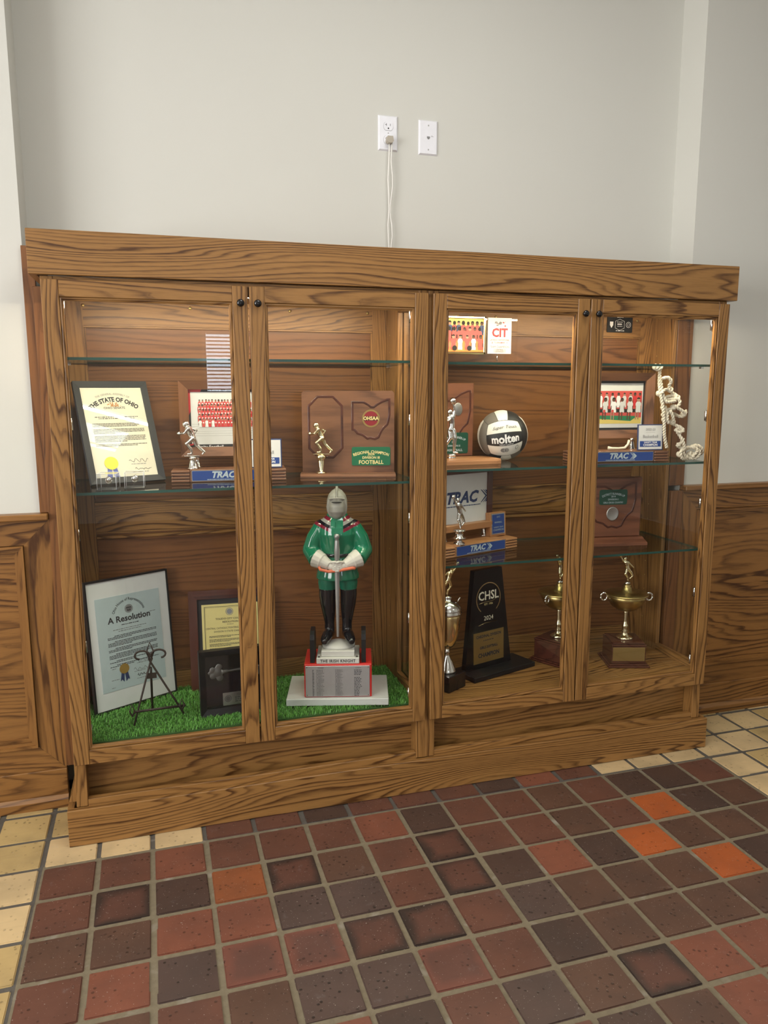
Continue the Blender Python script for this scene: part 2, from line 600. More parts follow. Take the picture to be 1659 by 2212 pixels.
def text_geo(s, size, align='CENTER', bold=0.0, shear=0.0, arc=0.0, sx=1.0, space=1.0):
    """verts (x,y) and faces of a line of lettering; arc>0 bends it over the top of a circle of that radius"""
    cu = bpy.data.curves.new('t', 'FONT')
    cu.body = s
    cu.size = size
    cu.align_x = align
    cu.align_y = 'CENTER'
    cu.offset = bold
    cu.shear = shear
    cu.resolution_u = 2
    cu.space_character = space
    ob = bpy.data.objects.new('t', cu)
    me = ob.to_mesh()
    vs_ = [(q.co.x * sx, q.co.y) for q in me.vertices]
    fs = [tuple(q.vertices) for q in me.polygons]
    ob.to_mesh_clear()
    bpy.data.objects.remove(ob)
    bpy.data.curves.remove(cu)
    if arc:
        out = []
        for x, y in vs_:
            a = x / arc
            r_ = arc + y
            out.append((math.sin(a) * r_, math.cos(a) * r_ - arc))
        vs_ = out
    return vs_, fs


def text(mb, s, size, cx, cz, y, mi=0, mat=None, **kw):
    vs_, fs = text_geo(s, size, **kw)
    mb.add([(cx + x, y, cz + z) for x, z in vs_], fs, mi, False, mat)
    return mb


def words(mb, x0, x1, z, h, y, mi=0, seed=0, fill=0.82, mat=None):
    """a line of print too small to read: a row of word-long dashes"""
    rnd = random.Random(seed)
    x = x0
    while x < x1 - h:
        w = min(h * rnd.uniform(1.2, 5.0), x1 - x)
        mb.add([(x, y, z), (x + w, y, z), (x + w, y, z + h), (x, y, z + h)], [(0, 1, 2, 3)], mi, False, mat)
        x += w + h * (0.5 + (1 - fill) * 2)
    return mb


def disc(mb, cx, cz, r, y, mi=0, seg=24, r2=None, mat=None, a0=0, a1=2 * math.pi):
    full = abs(a1 - a0 - 2 * math.pi) < 1e-6
    n = seg if full else seg + 1
    an = [a0 + (a1 - a0) * k / seg for k in range(n)]
    if r2 is None:
        mb.add([(cx + r * math.cos(a), y, cz + r * math.sin(a)) for a in an], [tuple(range(n))], mi, False, mat)
    else:
        vs_ = [(cx + r * math.cos(a), y, cz + r * math.sin(a)) for a in an] + [(cx + r2 * math.cos(a), y, cz + r2 * math.sin(a)) for a in an]
        m_ = n if full else n - 1
        mb.add(vs_, [(k, (k + 1) % n, n + (k + 1) % n, n + k) for k in range(m_)], mi, False, mat)
    return mb


def rquad(mb, x0, z0, x1, z1, y, mi=0, mat=None):
    return mb.add([(x0, y, z0), (x1, y, z0), (x1, y, z1), (x0, y, z1)], [(0, 1, 2, 3)], mi, False, mat)


def remesh(mb, voxel, smooth=4, fac=0.5):
    """fuse overlapping shapes into one continuous skin"""
    me = bpy.data.meshes.new('r')
    me.from_pydata(mb.v, [], mb.f)
    ob = bpy.data.objects.new('r', me)
    COL.objects.link(ob)
    md = ob.modifiers.new('r', 'REMESH')
    md.mode = 'VOXEL'
    md.voxel_size = voxel
    if smooth:
        ms = ob.modifiers.new('s', 'SMOOTH')
        ms.iterations = smooth
        ms.factor = fac
    dg = bpy.context.evaluated_depsgraph_get()
    ev = ob.evaluated_get(dg)
    out = bpy.data.meshes.new_from_object(ev)
    bpy.data.objects.remove(ob)
    out.materials.clear()
    for q in out.polygons:
        q.use_smooth = True
    return out


def obj_from_mesh(name, me, mat, parent=None):
    me.materials.append(MATS[mat] if isinstance(mat, str) else mat)
    me.name = name
    o = bpy.data.objects.new(name, me)
    COL.objects.link(o)
    o.parent = parent
    return o


# ================================================================== THE SETTING
WY, NY = 0.315, 0.465          # wall face, niche back
NX0, NX1 = -0.085, 2.455       # niche sides
RX0, RX1, RY0 = -3.4, 5.6, -6.4


def vprism(poly, z0, z1):
    n = len(poly)
    mb = MB()
    mb.add([(x, y, z0) for x, y in poly] + [(x, y, z1) for x, y in poly],
           [tuple(range(n - 1, -1, -1)), tuple(range(n, 2 * n))] + [(i, (i + 1) % n, n + (i + 1) % n, n + i) for i in range(n)])
    return mb


struct(vprism([(RX0, WY), (NX0, WY), (NX0, NY), (NX1, NY), (NX1, WY), (RX1, WY), (RX1, 0.62), (RX0, 0.62)], 0, CEIL_Z).obj('wall_back', 'wall_paint'))
struct(bx(RX0 - 0.12, RY0, 0, RX0, 0.62, CEIL_Z).obj('wall_left', 'wall_paint'))
struct(bx(RX1, RY0, 0, RX1 + 0.12, 0.62, CEIL_Z).obj('wall_right', 'wall_paint'))
# wall behind the camera, with the window opening
wx0, wx1, wz0, wz1 = 0.84, 1.50, 1.40, 2.12
wf = MB()
wf.box(RX0, RY0 - 0.12, 0, wx0, RY0, CEIL_Z).box(wx1, RY0 - 0.12, 0, RX1, RY0, CEIL_Z)
wf.box(wx0, RY0 - 0.12, 0, wx1, RY0, wz0).box(wx0, RY0 - 0.12, wz1, wx1, RY0, CEIL_Z)
struct(wf.obj('wall_front', 'wall_paint'))
win = MB()
win.box(wx0, RY0 - 0.06, wz0, wx0 + 0.04, RY0 + 0.01, wz1).box(wx1 - 0.04, RY0 - 0.06, wz0, wx1, RY0 + 0.01, wz1)
win.box(wx0, RY0 - 0.06, wz0, wx1, RY0 + 0.01, wz0 + 0.04).box(wx0, RY0 - 0.06, wz1 - 0.04, wx1, RY0 + 0.01, wz1)
win = struct(win.obj('window_1', 'white_plastic'))
bx(wx0, RY0 - 0.10, wz0, wx1, RY0 - 0.09, wz1).obj('pane', 'window_daylight', win)
slat_me = None
for k in range(16):
    z = wz0 + 0.06 + k * 0.041
    if slat_me is None:
        sl = MB().box(wx0 + 0.045, -0.012, -0.002, wx1 - 0.045, 0.012, 0.002).obj('slat', 'ink_soft', win, (0, RY0 - 0.03, z), (0.5, 0, 0))
        slat_me = sl.data
    else:
        sl = bpy.data.objects.new('slat', slat_me)
        COL.objects.link(sl)
        sl.parent = win
        sl.location = (0, RY0 - 0.03, z)
        sl.rotation_euler = (0.5, 0, 0)
# broad window in the left wall
sy0, sy1, sz0, sz1 = -4.3, -1.1, 0.75, 2.75
w2 = MB()
for q in ((sy0 - .06, sz0 - .06, sy1 + .06, sz0), (sy0 - .06, sz1, sy1 + .06, sz1 + .06), (sy0 - .06, sz0, sy0, sz1), (sy1, sz0, sy1 + .06, sz1), ((sy0 + sy1) / 2 - .03, sz0, (sy0 + sy1) / 2 + .03, sz1)):
    w2.box(RX0 + 0.001, q[0], q[1], RX0 + 0.05, q[2], q[3])
w2 = struct(w2.obj('window_2', 'white_plastic'))
bx(RX0 + 0.002, sy0, sz0, RX0 + 0.012, sy1, sz1).obj('pane', 'window_daylight_side', w2)
ld = bpy.data.lights.new('daylight', 'AREA')
ld.shape = 'RECTANGLE'
ld.size, ld.size_y = sz1 - sz0, sy1 - sy0
ld.energy = SIDE_WINDOW_POWER
ld.color = (1.0, 0.98, 0.95)
lo = bpy.data.objects.new('daylight', ld)
COL.objects.link(lo)
lo.parent = w2
lo.location = (RX0 + 0.02, (sy0 + sy1) / 2, (sz0 + sz1) / 2)
lo.rotation_euler = (0, math.radians(-90), 0)
struct(bx(RX0, RY0, CEIL_Z, RX1, 0.62, CEIL_Z + 0.1).obj('ceiling', 'ceiling_tile'))

# ---- ceiling lamps of the room
LAMP_LABELS = ['recessed ceiling light nearest the left trophy case, out toward the left wall', 'recessed ceiling light directly over the floor before the trophy cases',
               'recessed ceiling light near the right wall', 'recessed ceiling light by the left wall, near the window wall', 'recessed ceiling light close to the window with blinds']
for k, (lx, ly, pw) in enumerate(CEIL_LAMPS):
    t = thing('ceiling_light', LAMP_LABELS[k], 'light', (lx, ly, CEIL_Z), 0, 'recessed ceiling lights')
    MB().box(-0.62, -0.32, -0.02, 0.62, -0.29, 0).box(-0.62, 0.29, -0.02, 0.62, 0.32, 0).box(-0.62, -0.29, -0.02, -0.59, 0.29, 0).box(0.59, -0.29, -0.02, 0.62, 0.29, 0).obj('frame', 'white_plastic', t)
    bx(-0.59, -0.29, -0.008, 0.59, 0.29, -0.002).obj('diffuser', 'lamp_diffuser', t)
    ld = bpy.data.lights.new('lamp', 'AREA')
    ld.shape = 'RECTANGLE'
    ld.size, ld.size_y = 1.18, 0.58
    ld.energy = pw
    ld.color = (1.0, 0.975, 0.93)
    lo = bpy.data.objects.new('lamp', ld)
    COL.objects.link(lo)
    lo.parent = t
    lo.location = (0, 0, -0.012)

# ---- floor of quarry tiles
struct(MB().box(-1.2, -1.7, -0.05, 3.6, 0.62, -0.0035).obj('floor', 'grout'))
floor = bpy.data.objects['floor']
ff = MB()
for q in ((RX0, RY0, -1.2, 0.62), (3.6, RY0, RX1, 0.62), (-1.2, RY0, 3.6, -1.7)):
    ff.box(q[0], q[1], -0.05, q[2], q[3], -0.003)
struct(ff.obj('floor', 'far_floor'))
ROWS = {  # colour of each tile, column 0 onwards, from the case towards the camera
    0: 'yyybbdbbbdrbyyy', -1: 'bbrbbbrdbbnbddb', -2: 'bEdoEnbEbbnbOdn', -3: 'nnrrppbEdrdOnnn', -4: 'brpRREEbpnnnOdn',
    -5: 'bnbnppRbdnnnnnn', -6: 'nbnbrdbpnErrnbn', -7: 'bbnrbnnbdnrbnnb', -8: 'nbbnbbdnbbnbbnb'}
GA, GB, GP, GS = -0.1026, -0.0876, 0.16492, 0.00078
TW = 0.1505


def tile_mesh(mt):
    b_ = bmesh.new()
    bmesh.ops.create_cube(b_, size=1.0)
    for q in b_.verts:
        q.co = Vector((q.co.x * TW, q.co.y * TW, q.co.z * 0.02 - 0.01))
    es = [e for e in b_.edges if all(v_.co.z > -0.005 for v_ in e.verts) or abs(e.verts[0].co.z - e.verts[1].co.z) > 0.005]
    bmesh.ops.bevel(b_, geom=es, offset=0.0028, segments=2, affect='EDGES')
    me_ = bpy.data.meshes.new('tile')
    b_.to_mesh(me_)
    b_.free()
    me_.materials.append(mt)
    return me_


TMESH = {k: tile_mesh(v_) for k, v_ in TILE.items()}
rnd = random.Random(3)
for J in range(-8, 3):
    for I in range(-4, 19):
        if J <= 0 and 0 <= I <= 14 and J in ROWS:
            c = ROWS[J][I]
        elif J >= 0 or I < 0 or I > 14:
            c = 'z' if (I < 0 and J in (0, 1, 2, -3, -4)) or rnd.random() < 0.35 else 'y'
        else:
            c = 'b'
        if J >= 1 and 1 <= I <= 14:
            continue                          # under the case
        i, j = I + 0.5, J + 0.5
        o = bpy.data.objects.new('tile', TMESH[c])
        COL.objects.link(o)
        o.parent = floor
        o.location = (GA + i * GP - j * GS + rnd.uniform(-.0015, .0015), GB + j * GP + i * GS + rnd.uniform(-.0015, .0015), rnd.uniform(-0.0012, 0.0006))
        o.rotation_euler = (rnd.uniform(-.004, .004), rnd.uniform(-.004, .004), rnd.uniform(-.008, .008) + 0.0047)
        if J >= 1 and o.location.y + 0.08 > WY:
            o.location.z -= 0.0

# ---- wainscot left and right, casings of the niche


def wainscot(name, xe, d, xfar):
    """xe: end beside the case, d: direction away from it (+1/-1)"""
    yf = 0.295
    root = struct(bx(min(xe, xfar), 0.306, 0.13, max(xe, xfar), WY, 1.035).obj(name, 'oak_wain_x'))
    X = lambda t: xe + d * t
    w, mo = 0.084, 0.032
    zt0, zt1, zb0, zb1 = 0.946, 1.031, 0.137, 0.2254

    def poly(pts, y0, y1, nm, mt):
        ps = [(X(a), z) for a, z in pts]
        MB().prism(ps, y0, y1).obj(nm, mt, root)
    L = abs(xfar - xe)
    poly([(0, zb0), (0, zt1), (w, zt0), (w, zb1)], yf, WY, 'stile', 'oak_wain_z')
    poly([(L, zb0), (L, zt1), (L - w, zt0), (L - w, zb1)], yf, WY, 'stile', 'oak_wain_z')
    poly([(0.0006, zt1), (L, zt1), (L - w, zt0 + .0004), (w, zt0 + .0004)], yf - 0.0003, WY, 'rail', 'oak_wain_x')
    poly([(0.0006, zb0), (L, zb0), (L - w, zb1 - .0004), (w, zb1 - .0004)], yf - 0.0003, WY, 'rail', 'oak_wain_x')
    # bolection moulding: three stepped strips, mitred
    for a0, a1, yy in ((0.0015, 0.010, yf - 0.012), (0.010, 0.021, yf - 0.004), (0.021, mo, yf + 0.004)):
        for pts, mt in (([(w + a0, zb1 - a0 + 2 * a0), (w + a0, zt0 - a0), (w + a1, zt0 - a1), (w + a1, zb1 + a1)], 'oak_wain_z'),
                        ([(w + a0, zt0 - a0), (L - w - a0, zt0 - a0), (L - w - a1, zt0 - a1), (w + a1, zt0 - a1)], 'oak_wain_x'),
                        ([(w + a0, zb1 + a0), (L - w - a0, zb1 + a0), (L - w - a1, zb1 + a1), (w + a1, zb1 + a1)], 'oak_wain_x'),
                        ([(L - w - a0, zb1 + a0), (L - w - a0, zt0 - a0), (L - w - a1, zt0 - a1), (L - w - a1, zb1 + a1)], 'oak_wain_z')):
            poly(pts, yy, WY, 'moulding', mt)
    bx(min(X(0), X(L)), 0.268, 1.0325, max(X(0), X(L)), WY, 1.053, 0.003).obj('cap', 'oak_wain_x', root)
    return root


wainscot('trim_1', -0.0605, -1, -1.9)
wainscot('trim_2', 2.458, 1, 4.3)
for nm, a, b_ in (('baseboard_left', -2.4, -0.058), ('baseboard_right', 2.44, 4.8)):
    o = struct(bx(a, 0.286, 0.0, b_, WY, 0.1365, 0.002).obj(nm, 'oak_wain_x'))
    MB().prism([(0, 0), (0.018, 0), (0.018, 0.03), (0.006, 0.044), (0, 0.044)], a, b_, mat=Matrix(((0, 1, 0, 0), (-1, 0, 0, 0.286), (0, 0, 1, 0), (0, 0, 0, 1)))).obj('shoe_moulding', 'oak_wain_x', o)
for nm, s0, s1, t0, t1 in (('trim_3', -0.0876, -0.050, -0.0600, -0.006), ('trim_4', 2.394, 2.469, 2.400, 2.4575)):
    o = struct(bx(s0, 0.300, 1.0535, s1, WY - 0.0005, 1.9165, 0.0015).obj(nm, 'oak_panel_z'))
    bx(t0, 0.288, 0.145, t1, WY - 0.0005 if t0 > 1 else WY + 0.02, 1.0315 if t0 > 1 else 1.79, 0.0015).obj('filler_strip', 'oak_panel_z', o)

# ================================================================== THE TWO DISPLAY CASES
DW, DG, DH, DZ = 0.5898, 0.0057, 1.5, 0.2776
SX = 0.0471
CW = 1.1967
BKY = 0.452
SHELF_MATS = ['shelf_glass', 'shelf_edge']


def make_door(parent, x, knob_side, first, label=None):
    """frame-and-glass door; local x from its own left edge"""
    z0, z1 = DZ, DZ + DH
    rt, rb, bd = 0.048, 0.0473, 0.010
    mb = MB()
    a0, a1, c0, c1 = SX, DW - SX, z0 + rb, z1 - rt
    for bi, pts in enumerate(([(a0, c0), (a1, c0), (a1 - bd, c0 + bd), (a0 + bd, c0 + bd)], [(a0, c1), (a1, c1), (a1 - bd, c1 - bd), (a0 + bd, c1 - bd)],
                  [(a0, c0), (a0, c1), (a0 + bd, c1 - bd), (a0 + bd, c0 + bd)], [(a1, c0), (a1, c1), (a1 - bd, c1 - bd), (a1 - bd, c0 + bd)])):
        # stepped bead sloping back to the glass
        n = 4
        o_, i_ = pts[:2], [pts[3], pts[2]]
        mid = [((o_[k][0] + i_[k][0]) / 2, (o_[k][1] + i_[k][1]) / 2) for k in (0, 1)]
        rows = [(o_, 0.0035), (o_, 0.005), (mid, 0.0035), (mid, 0.007), (i_, 0.0085), (i_, 0.019)]
        vs_ = [(q[0], yy, q[1]) for rw, yy in rows for q in rw]
        mb.add(vs_, [(2 * k, 2 * k + 1, 2 * k + 3, 2 * k + 2) for k in range(len(rows) - 1)], 0 if bi < 2 else 1)
    d = mb.obj('door', ['oak_x', 'oak_z'], parent, (x, 0, 0))
    bx(0, 0, z0, SX, 0.0195, z1, 0.0016).obj('stile', 'oak_z' if first else 'oak_fine_z', d)
    bx(DW - SX, 0, z0, DW, 0.0195, z1, 0.0016).obj('stile', 'oak_z', d)
    bx(SX + 0.0003, 0.0003, z1 - rt, DW - SX - 0.0003, 0.0195, z1, 0.0012).obj('rail', 'oak_x', d)
    bx(SX + 0.0003, 0.0003, z0, DW - SX - 0.0003, 0.0195, z0 + rb, 0.0012).obj('rail', 'oak_x', d)
    rquad(MB(), SX + 0.004, z0 + rb - 0.004 + 0.008, DW - SX - 0.004, z1 - rt - 0.004, 0.0125).obj('glass_pane', 'pane_glass', d)
    kx = DW - SX / 2 if knob_side > 0 else SX / 2
    prof = [(0.0005, 0.0), (0.006, 0.0), (0.0055, 0.008), (0.0112, 0.011), (0.0118, 0.015), (0.0095, 0.019), (0.004, 0.0205), (0.0005, 0.0207)]
    MB().lathe(prof, 20, mat=Matrix.Translation((kx, 0, z1 - 0.052)) @ Matrix.Rotation(math.radians(90), 4, 'X')).obj('knob', 'black_gloss', d)
    # barrel hinges on the inner edge away from the knob
    hx = SX * 0.62 if knob_side > 0 else DW - SX * 0.62
    for zz in (1.70, 1.36, 1.02, 0.66, 0.38):
        s_ = 1 if knob_side > 0 else -1
        MB().box(min(hx, hx + s_ * .019), 0.0198, zz - 0.022, max(hx, hx + s_ * .019), 0.034, zz + 0.022).tube([(hx + s_ * .024, 0.028, zz - 0.018), (hx + s_ * .024, 0.028, zz + 0.018)], 0.006, 8).obj('hinge', 'chrome', d)
    return d


def make_case(x0, label, first):
    c = thing('display_case', label, 'cabinet', (x0, 0, 0), 0, 'glass door trophy cases')
    PW = 0.035
    # face frame
    for a in (0.0, CW - PW):
        bx(a, 0.0205, 0.126, a + PW, 0.040, 1.789, 0.001).obj('post', 'oak_fine_z', c)
    bx(PW, 0.0215, 1.748, CW - PW, 0.040, 1.789).obj('top_rail', 'oak_x', c)
    bx(PW, 0.0215, 0.272, CW - PW, 0.040, 0.3235).obj('bottom_rail', 'oak_x', c)
    # toe space under the doors
    bx(PW, 0.078, 0.02, CW - PW, 0.090, 0.3035).obj('toe_board', 'oak_x', c)
    bx(PW, 0.0215, 0.05, CW - PW, 0.046, 0.148, 0.001).obj('toe_rail', 'oak_x', c)
    for a in (0.0, CW - PW):
        bx(a, 0.0402, 0.02, a + PW, 0.090, 0.3035).obj('toe_side', 'oak_fine_z', c)
    # carcass boards
    bx(0.004, 0.0405, 0.304, CW - 0.004, BKY + 0.012, 0.325).obj('case_floor', 'oak_x', c)
    bx(0.004, 0.0405, 1.772, CW - 0.004, BKY + 0.012, 1.789).obj('case_top', 'oak_x', c)
    for s in (0, 1):
        xa = 0.003 if s == 0 else CW - 0.021
        xb = xa + 0.018
        bx(xa, 0.297, 0.3255, xb, BKY + 0.012, 1.7715).obj('side_stile', 'oak_fine_z', c)
        bx(xa, 0.0405, 0.3255, xb, 0.052, 1.7715).obj('side_stile', 'oak_fine_z', c)
        bx(xa, 0.0525, 0.3255, xb, 0.2965, 0.356).obj('side_rail', 'oak_y', c)
        bx(xa, 0.0525, 1.742, xb, 0.2965, 1.7715).obj('side_rail', 'oak_y', c)
        xm = (xa + xb) / 2
        MB().add([(xm, 0.0525, 0.356), (xm, 0.2965, 0.356), (xm, 0.2965, 1.742), (xm, 0.0525, 1.742)], [(0, 1, 2, 3)]).obj('side_pane', 'pane_glass', c)
        # shelf pin holes with bright sleeves
        xs = xb + 0.0004 if s == 0 else xa - 0.0004
        hole = MB().add([(0, 0.0028 * math.cos(q * math.pi / 4), 0.0028 * math.sin(q * math.pi / 4)) for q in range(8)], [tuple(range(8))]).mesh('pin_sleeve', 'brass_satin')
        for q in range(20):
            po = bpy.data.objects.new('pin_sleeve', hole)
            COL.objects.link(po)
            po.parent = c
            po.location = (xs, 0.40, 0.45 + 0.064 * q)
    # panelled back
    xl, xr = 0.022, CW - 0.022
    sw = 0.056
    bx(xl, BKY - 0.010, 0.3255, xl + sw, BKY + 0.008, 1.7715).obj('back_stile', 'oak_fine_z', c)
    bx(xr - sw, BKY - 0.010, 0.3255, xr, BKY + 0.008, 1.7715).obj('back_stile', 'oak_z', c)
    bx(xl + sw, BKY - 0.010, 1.683, xr - sw, BKY + 0.008, 1.7715).obj('back_rail', 'oak_x', c)
    bx(xl + sw, BKY - 0.010, 0.952, xr - sw, BKY + 0.008, 1.054).obj('back_rail', 'oak_x', c)
    bx(xl + sw, BKY - 0.010, 0.3255, xr - sw, BKY + 0.008, 0.40).obj('back_rail', 'oak_x', c)
    bx(xl + sw - 0.01, BKY + 0.001, 1.03, xr - sw + 0.01, BKY + 0.009, 1.70).obj('back_panel', 'oak_panel_x', c)
    bx(xl + sw - 0.01, BKY + 0.001, 0.38, xr - sw + 0.01, BKY + 0.009, 0.97).obj('back_panel', 'oak_panel_x', c)
    for z in (1.676, 1.0545, 0.9445):
        bx(xl + sw, BKY - 0.007, z, xr - sw, BKY + 0.002, z + 0.0065).obj('bead', 'oak_x', c)
    for z in (1.062, 0.938):
        bx(xl + sw, BKY - 0.018 if z > 1 else BKY - 0.013, z - 0.012, xr - sw, BKY - 0.002, z - 0.001, 0.002).obj('panel_moulding', 'oak_x', c)
    for xx in (xl + sw, xr - sw - 0.006):
        bx(xx, BKY - 0.007, 1.068, xx + 0.006, BKY + 0.002, 1.675).obj('bead', 'oak_z', c)
    # brass screws on the top rail
    for xx in (0.08, 0.44, 0.80, 1.10):
        mb = MB().lathe([(0.0004, 0), (0.0055, 0), (0.0055, 0.0015), (0.004, 0.0028), (0.0004, 0.003)], 14, mat=Matrix.Translation((xx, BKY - 0.010, 1.750)) @ Matrix.Rotation(math.radians(90), 4, 'X'))
        mb.obj('screw', 'brass_satin', c)
    # lamp strip under the top, just behind the face frame
    ls = MB().box(0.05, 0.043, 1.752, CW - 0.05, 0.072, 1.7715).obj('light_strip', 'aluminium', c)
    bx(0.055, 0.046, 1.7495, CW - 0.055, 0.069, 1.7518).obj('diffuser', 'strip_diffuser', ls)
    ld = bpy.data.lights.new('strip_lamp', 'AREA')
    ld.shape = 'RECTANGLE'
    ld.size, ld.size_y = CW - 0.12, 0.02
    ld.energy = STRIP_POWER
    ld.color = (1.0, 0.84, 0.60)
    lo = bpy.data.objects.new('strip_lamp', ld)
    COL.objects.link(lo)
    lo.parent = ls
    lo.location = (CW / 2, 0.058, 1.7485)
    lo.rotation_euler = (math.radians(18), 0, 0)
    # doors
    make_door(c, 0.003 if first else 0.0097, 1, True)
    make_door(c, (0.003 if first else 0.0097) + DW + DG, -1, False)
    return c


case_l = make_case(-0.003, 'oak trophy case on the left, holding the knight statue on green turf', True)
case_r = make_case(1.1937, 'oak trophy case on the right, holding the volleyball and the cups', False)

cr = thing('crown', 'wide oak crown board running along the top of both trophy cases', 'crown board', (0, 0, 1.7905))
bx(-0.031, 0.0, 0, 2.420, 0.020, 0.125, 0.0015).obj('front_board', 'oak_x', cr)
bx(-0.031, 0.0202, 0, -0.011, 0.290, 0.125).obj('return_board', 'oak_y', cr)
bx(2.400, 0.0202, 0, 2.420, 0.290, 0.125).obj('return_board', 'oak_y', cr)
bx(-0.011, 0.0202, 0.105, 2.400, 0.46, 0.12).obj('top_board', 'oak_x', cr)
sk = thing('base_skirt', 'oak skirt board on the tiles under both trophy cases', 'skirt board', (0, 0, 0))
bx(-0.031, 0.0, 0.001, 2.418, 0.0203, 0.1255, 0.0015).obj('front_board', 'oak_x', sk)
bx(-0.031, 0.0205, 0.001, -0.011, 0.26, 0.1255).obj('return_board', 'oak_y', sk)
bx(2.398, 0.0205, 0.001, 2.418, 0.26, 0.1255).obj('return_board', 'oak_y', sk)
# scribed corner block where the skirt meets the wall
MB().prism([(-0.0305, 0.126), (-0.0035, 0.126), (-0.0035, 0.20), (-0.010, 0.19), (-0.022, 0.145)], 0.06, 0.075).obj('corner_scribe', 'oak_fine_z', sk)


def shelf(x0, zt, label):
    mb = MB()
    a, b_, y0, y1, th = x0 + 0.0225, x0 + CW - 0.0225, 0.045, 0.438, 0.0085
    vs_ = [(a, y0, zt - th), (b_, y0, zt - th), (b_, y1, zt - th), (a, y1, zt - th), (a, y0, zt), (b_, y0, zt), (b_, y1, zt), (a, y1, zt)]
    mb.add(vs_, [(0, 3, 2, 1), (4, 5, 6, 7)], 0)
    mb.add(vs_, [(0, 1, 5, 4), (1, 2, 6, 5), (2, 3, 7, 6), (3, 0, 4, 7)], 1)
    o = mb.obj('glass_shelf', SHELF_MATS)
    tag(o, label, 'shelf', 'glass shelves in the trophy cases')
    par = case_l if x0 < 1 else case_r
    for xx in (0.0215, CW - 0.0215 - 0.012):
        for yy in (0.10, 0.40):
            bx(xx, yy, zt - th - 0.006, xx + 0.012, yy + 0.012, zt - th - 0.0004).obj('shelf_pin', 'chrome', par)
    return o


Z_LT, Z_LM, Z_RT, Z_RM, Z_RL, Z_FL = 1.559, 1.148, 1.556, 1.182, 0.834, 0.325
shelf(-0.003, Z_LT, 'empty upper glass shelf in the left trophy case')
shelf(-0.003, Z_LM, 'glass shelf above the knight statue in the left trophy case')
shelf(1.1937, Z_RT, 'upper glass shelf in the right trophy case, under the clear photo plaque')
shelf(1.1937, Z_RM, 'glass shelf carrying the volleyball in the right trophy case')
shelf(1.1937, Z_RL, 'lowest glass shelf in the right trophy case, above the cups')


# ================================================================== HELPERS FOR THE EXHIBITS
def frame_bars(root, w, h, fw, dp, mats, y0=0.0, bev=0.0015, slope=0.0):
    """four mitred frame members, front face at y0; slope: how much deeper the inner edge lies"""
    mz, mx = mats
    o = [(-w / 2, 0), (w / 2, 0), (w / 2, h), (-w / 2, h)]
    i = [(-w / 2 + fw, fw), (w / 2 - fw, fw), (w / 2 - fw, h - fw), (-w / 2 + fw, h - fw)]
    for k in range(4):
        k2 = (k + 1) % 4
        vs_ = [(o[k][0], y0, o[k][1]), (o[k2][0], y0, o[k2][1]), (i[k2][0], y0 + slope, i[k2][1]), (i[k][0], y0 + slope, i[k][1])]
        vs_ += [(q[0], y0 + dp, q[2]) for q in vs_]
        MB().add(vs_, [(0, 1, 2, 3), (7, 6, 5, 4), (0, 4, 5, 1), (1, 5, 6, 2), (2, 6, 7, 3), (3, 7, 4, 0)]).obj('frame_bar', mx if k % 2 == 0 else mz, root)


def arc_words(mb, s, size, cx, cz, y, arc, mi=0, **kw):
    return text(mb, s, size, cx, cz, y, mi, arc=arc, **kw)


def rosette(root, cx, cz, r, y, seal, rib, teeth=28):
    mb = MB()
    n = teeth * 2
    pts = [(cx + (r if k % 2 else r * 0.93) * math.cos(2 * math.pi * k / n), cz + (r if k % 2 else r * 0.93) * math.sin(2 * math.pi * k / n)) for k in range(n)]
    mb.prism(pts, y - 0.0012, y)
    mb.obj('seal', seal, root)
    for s in (-1, 1):
        MB().prism([(cx + s * r * 0.05, cz - r * 0.6), (cx + s * r * 0.62, cz - r * 0.6), (cx + s * r * 0.95, cz - r * 2.35), (cx + s * r * 0.62, cz - r * 2.05), (cx + s * r * 0.2, cz - r * 2.6)][::s], y - 0.0004, y + 0.0001).obj('ribbon_tail', rib, root)


def scribble(mb, x0, x1, z, amp, y, mi=0, seed=1, r=0.0006):
    rn = random.Random(seed)
    pts = []
    n = 22
    for k in range(n):
        t_ = k / (n - 1)
        pts.append((x0 + (x1 - x0) * t_ + rn.uniform(-.002, .002), y, z + amp * math.sin(t_ * 21 + rn.uniform(-.6, .6)) * rn.uniform(0.2, 1.0) * (1.3 if k < 4 else 1)))
    return mb.tube(pts, r, 4, mi)


def crowd(mb, x0, x1, rows, y, mats_idx, pw, seed=2, num=None):
    """printed team photograph: rows of people; rows: (z_feet, height, n, jersey indices)"""
    rn = random.Random(seed)
    for ri, (zf, hh, n, jer, skin) in enumerate(rows):
        for k in range(n):
            cx = x0 + (x1 - x0) * (k + (0.35 if ri % 2 else 0.65)) / n + rn.uniform(-.001, .001)
            w = pw * rn.uniform(0.9, 1.1)
            j = jer[rn.randrange(len(jer))]
            sk = skin[rn.randrange(len(skin))]
            yy = y
            mb.add([(cx - w * .5, yy, zf), (cx + w * .5, yy, zf), (cx + w * .55, yy, zf + hh * .62), (cx + w * .3, yy, zf + hh * .74), (cx - w * .3, yy, zf + hh * .74), (cx - w * .55, yy, zf + hh * .62)], [(0, 1, 2, 3, 4, 5)], j)
            hr = min(w * .36, hh * .16)
            disc(mb, cx, zf + hh * .74 + hr * .9, hr, yy - 0.0001, sk, 8)
            disc(mb, cx, zf + hh * .74 + hr * 1.25, hr * .92, yy - 0.0002, mats_idx['hair'], 6, a0=0.0, a1=math.pi)
            if num is not None:
                rquad(mb, cx - w * .2, zf + hh * .42, cx + w * .2, zf + hh * .58, yy - 0.0001, num)
            for s_ in (-1, 1):
                rquad(mb, cx + s_ * w * .5 - w * .07, zf + hh * .18, cx + s_ * w * .5 + w * .07, zf + hh * .46, yy - 0.0001, sk)
        y -= 0.0003


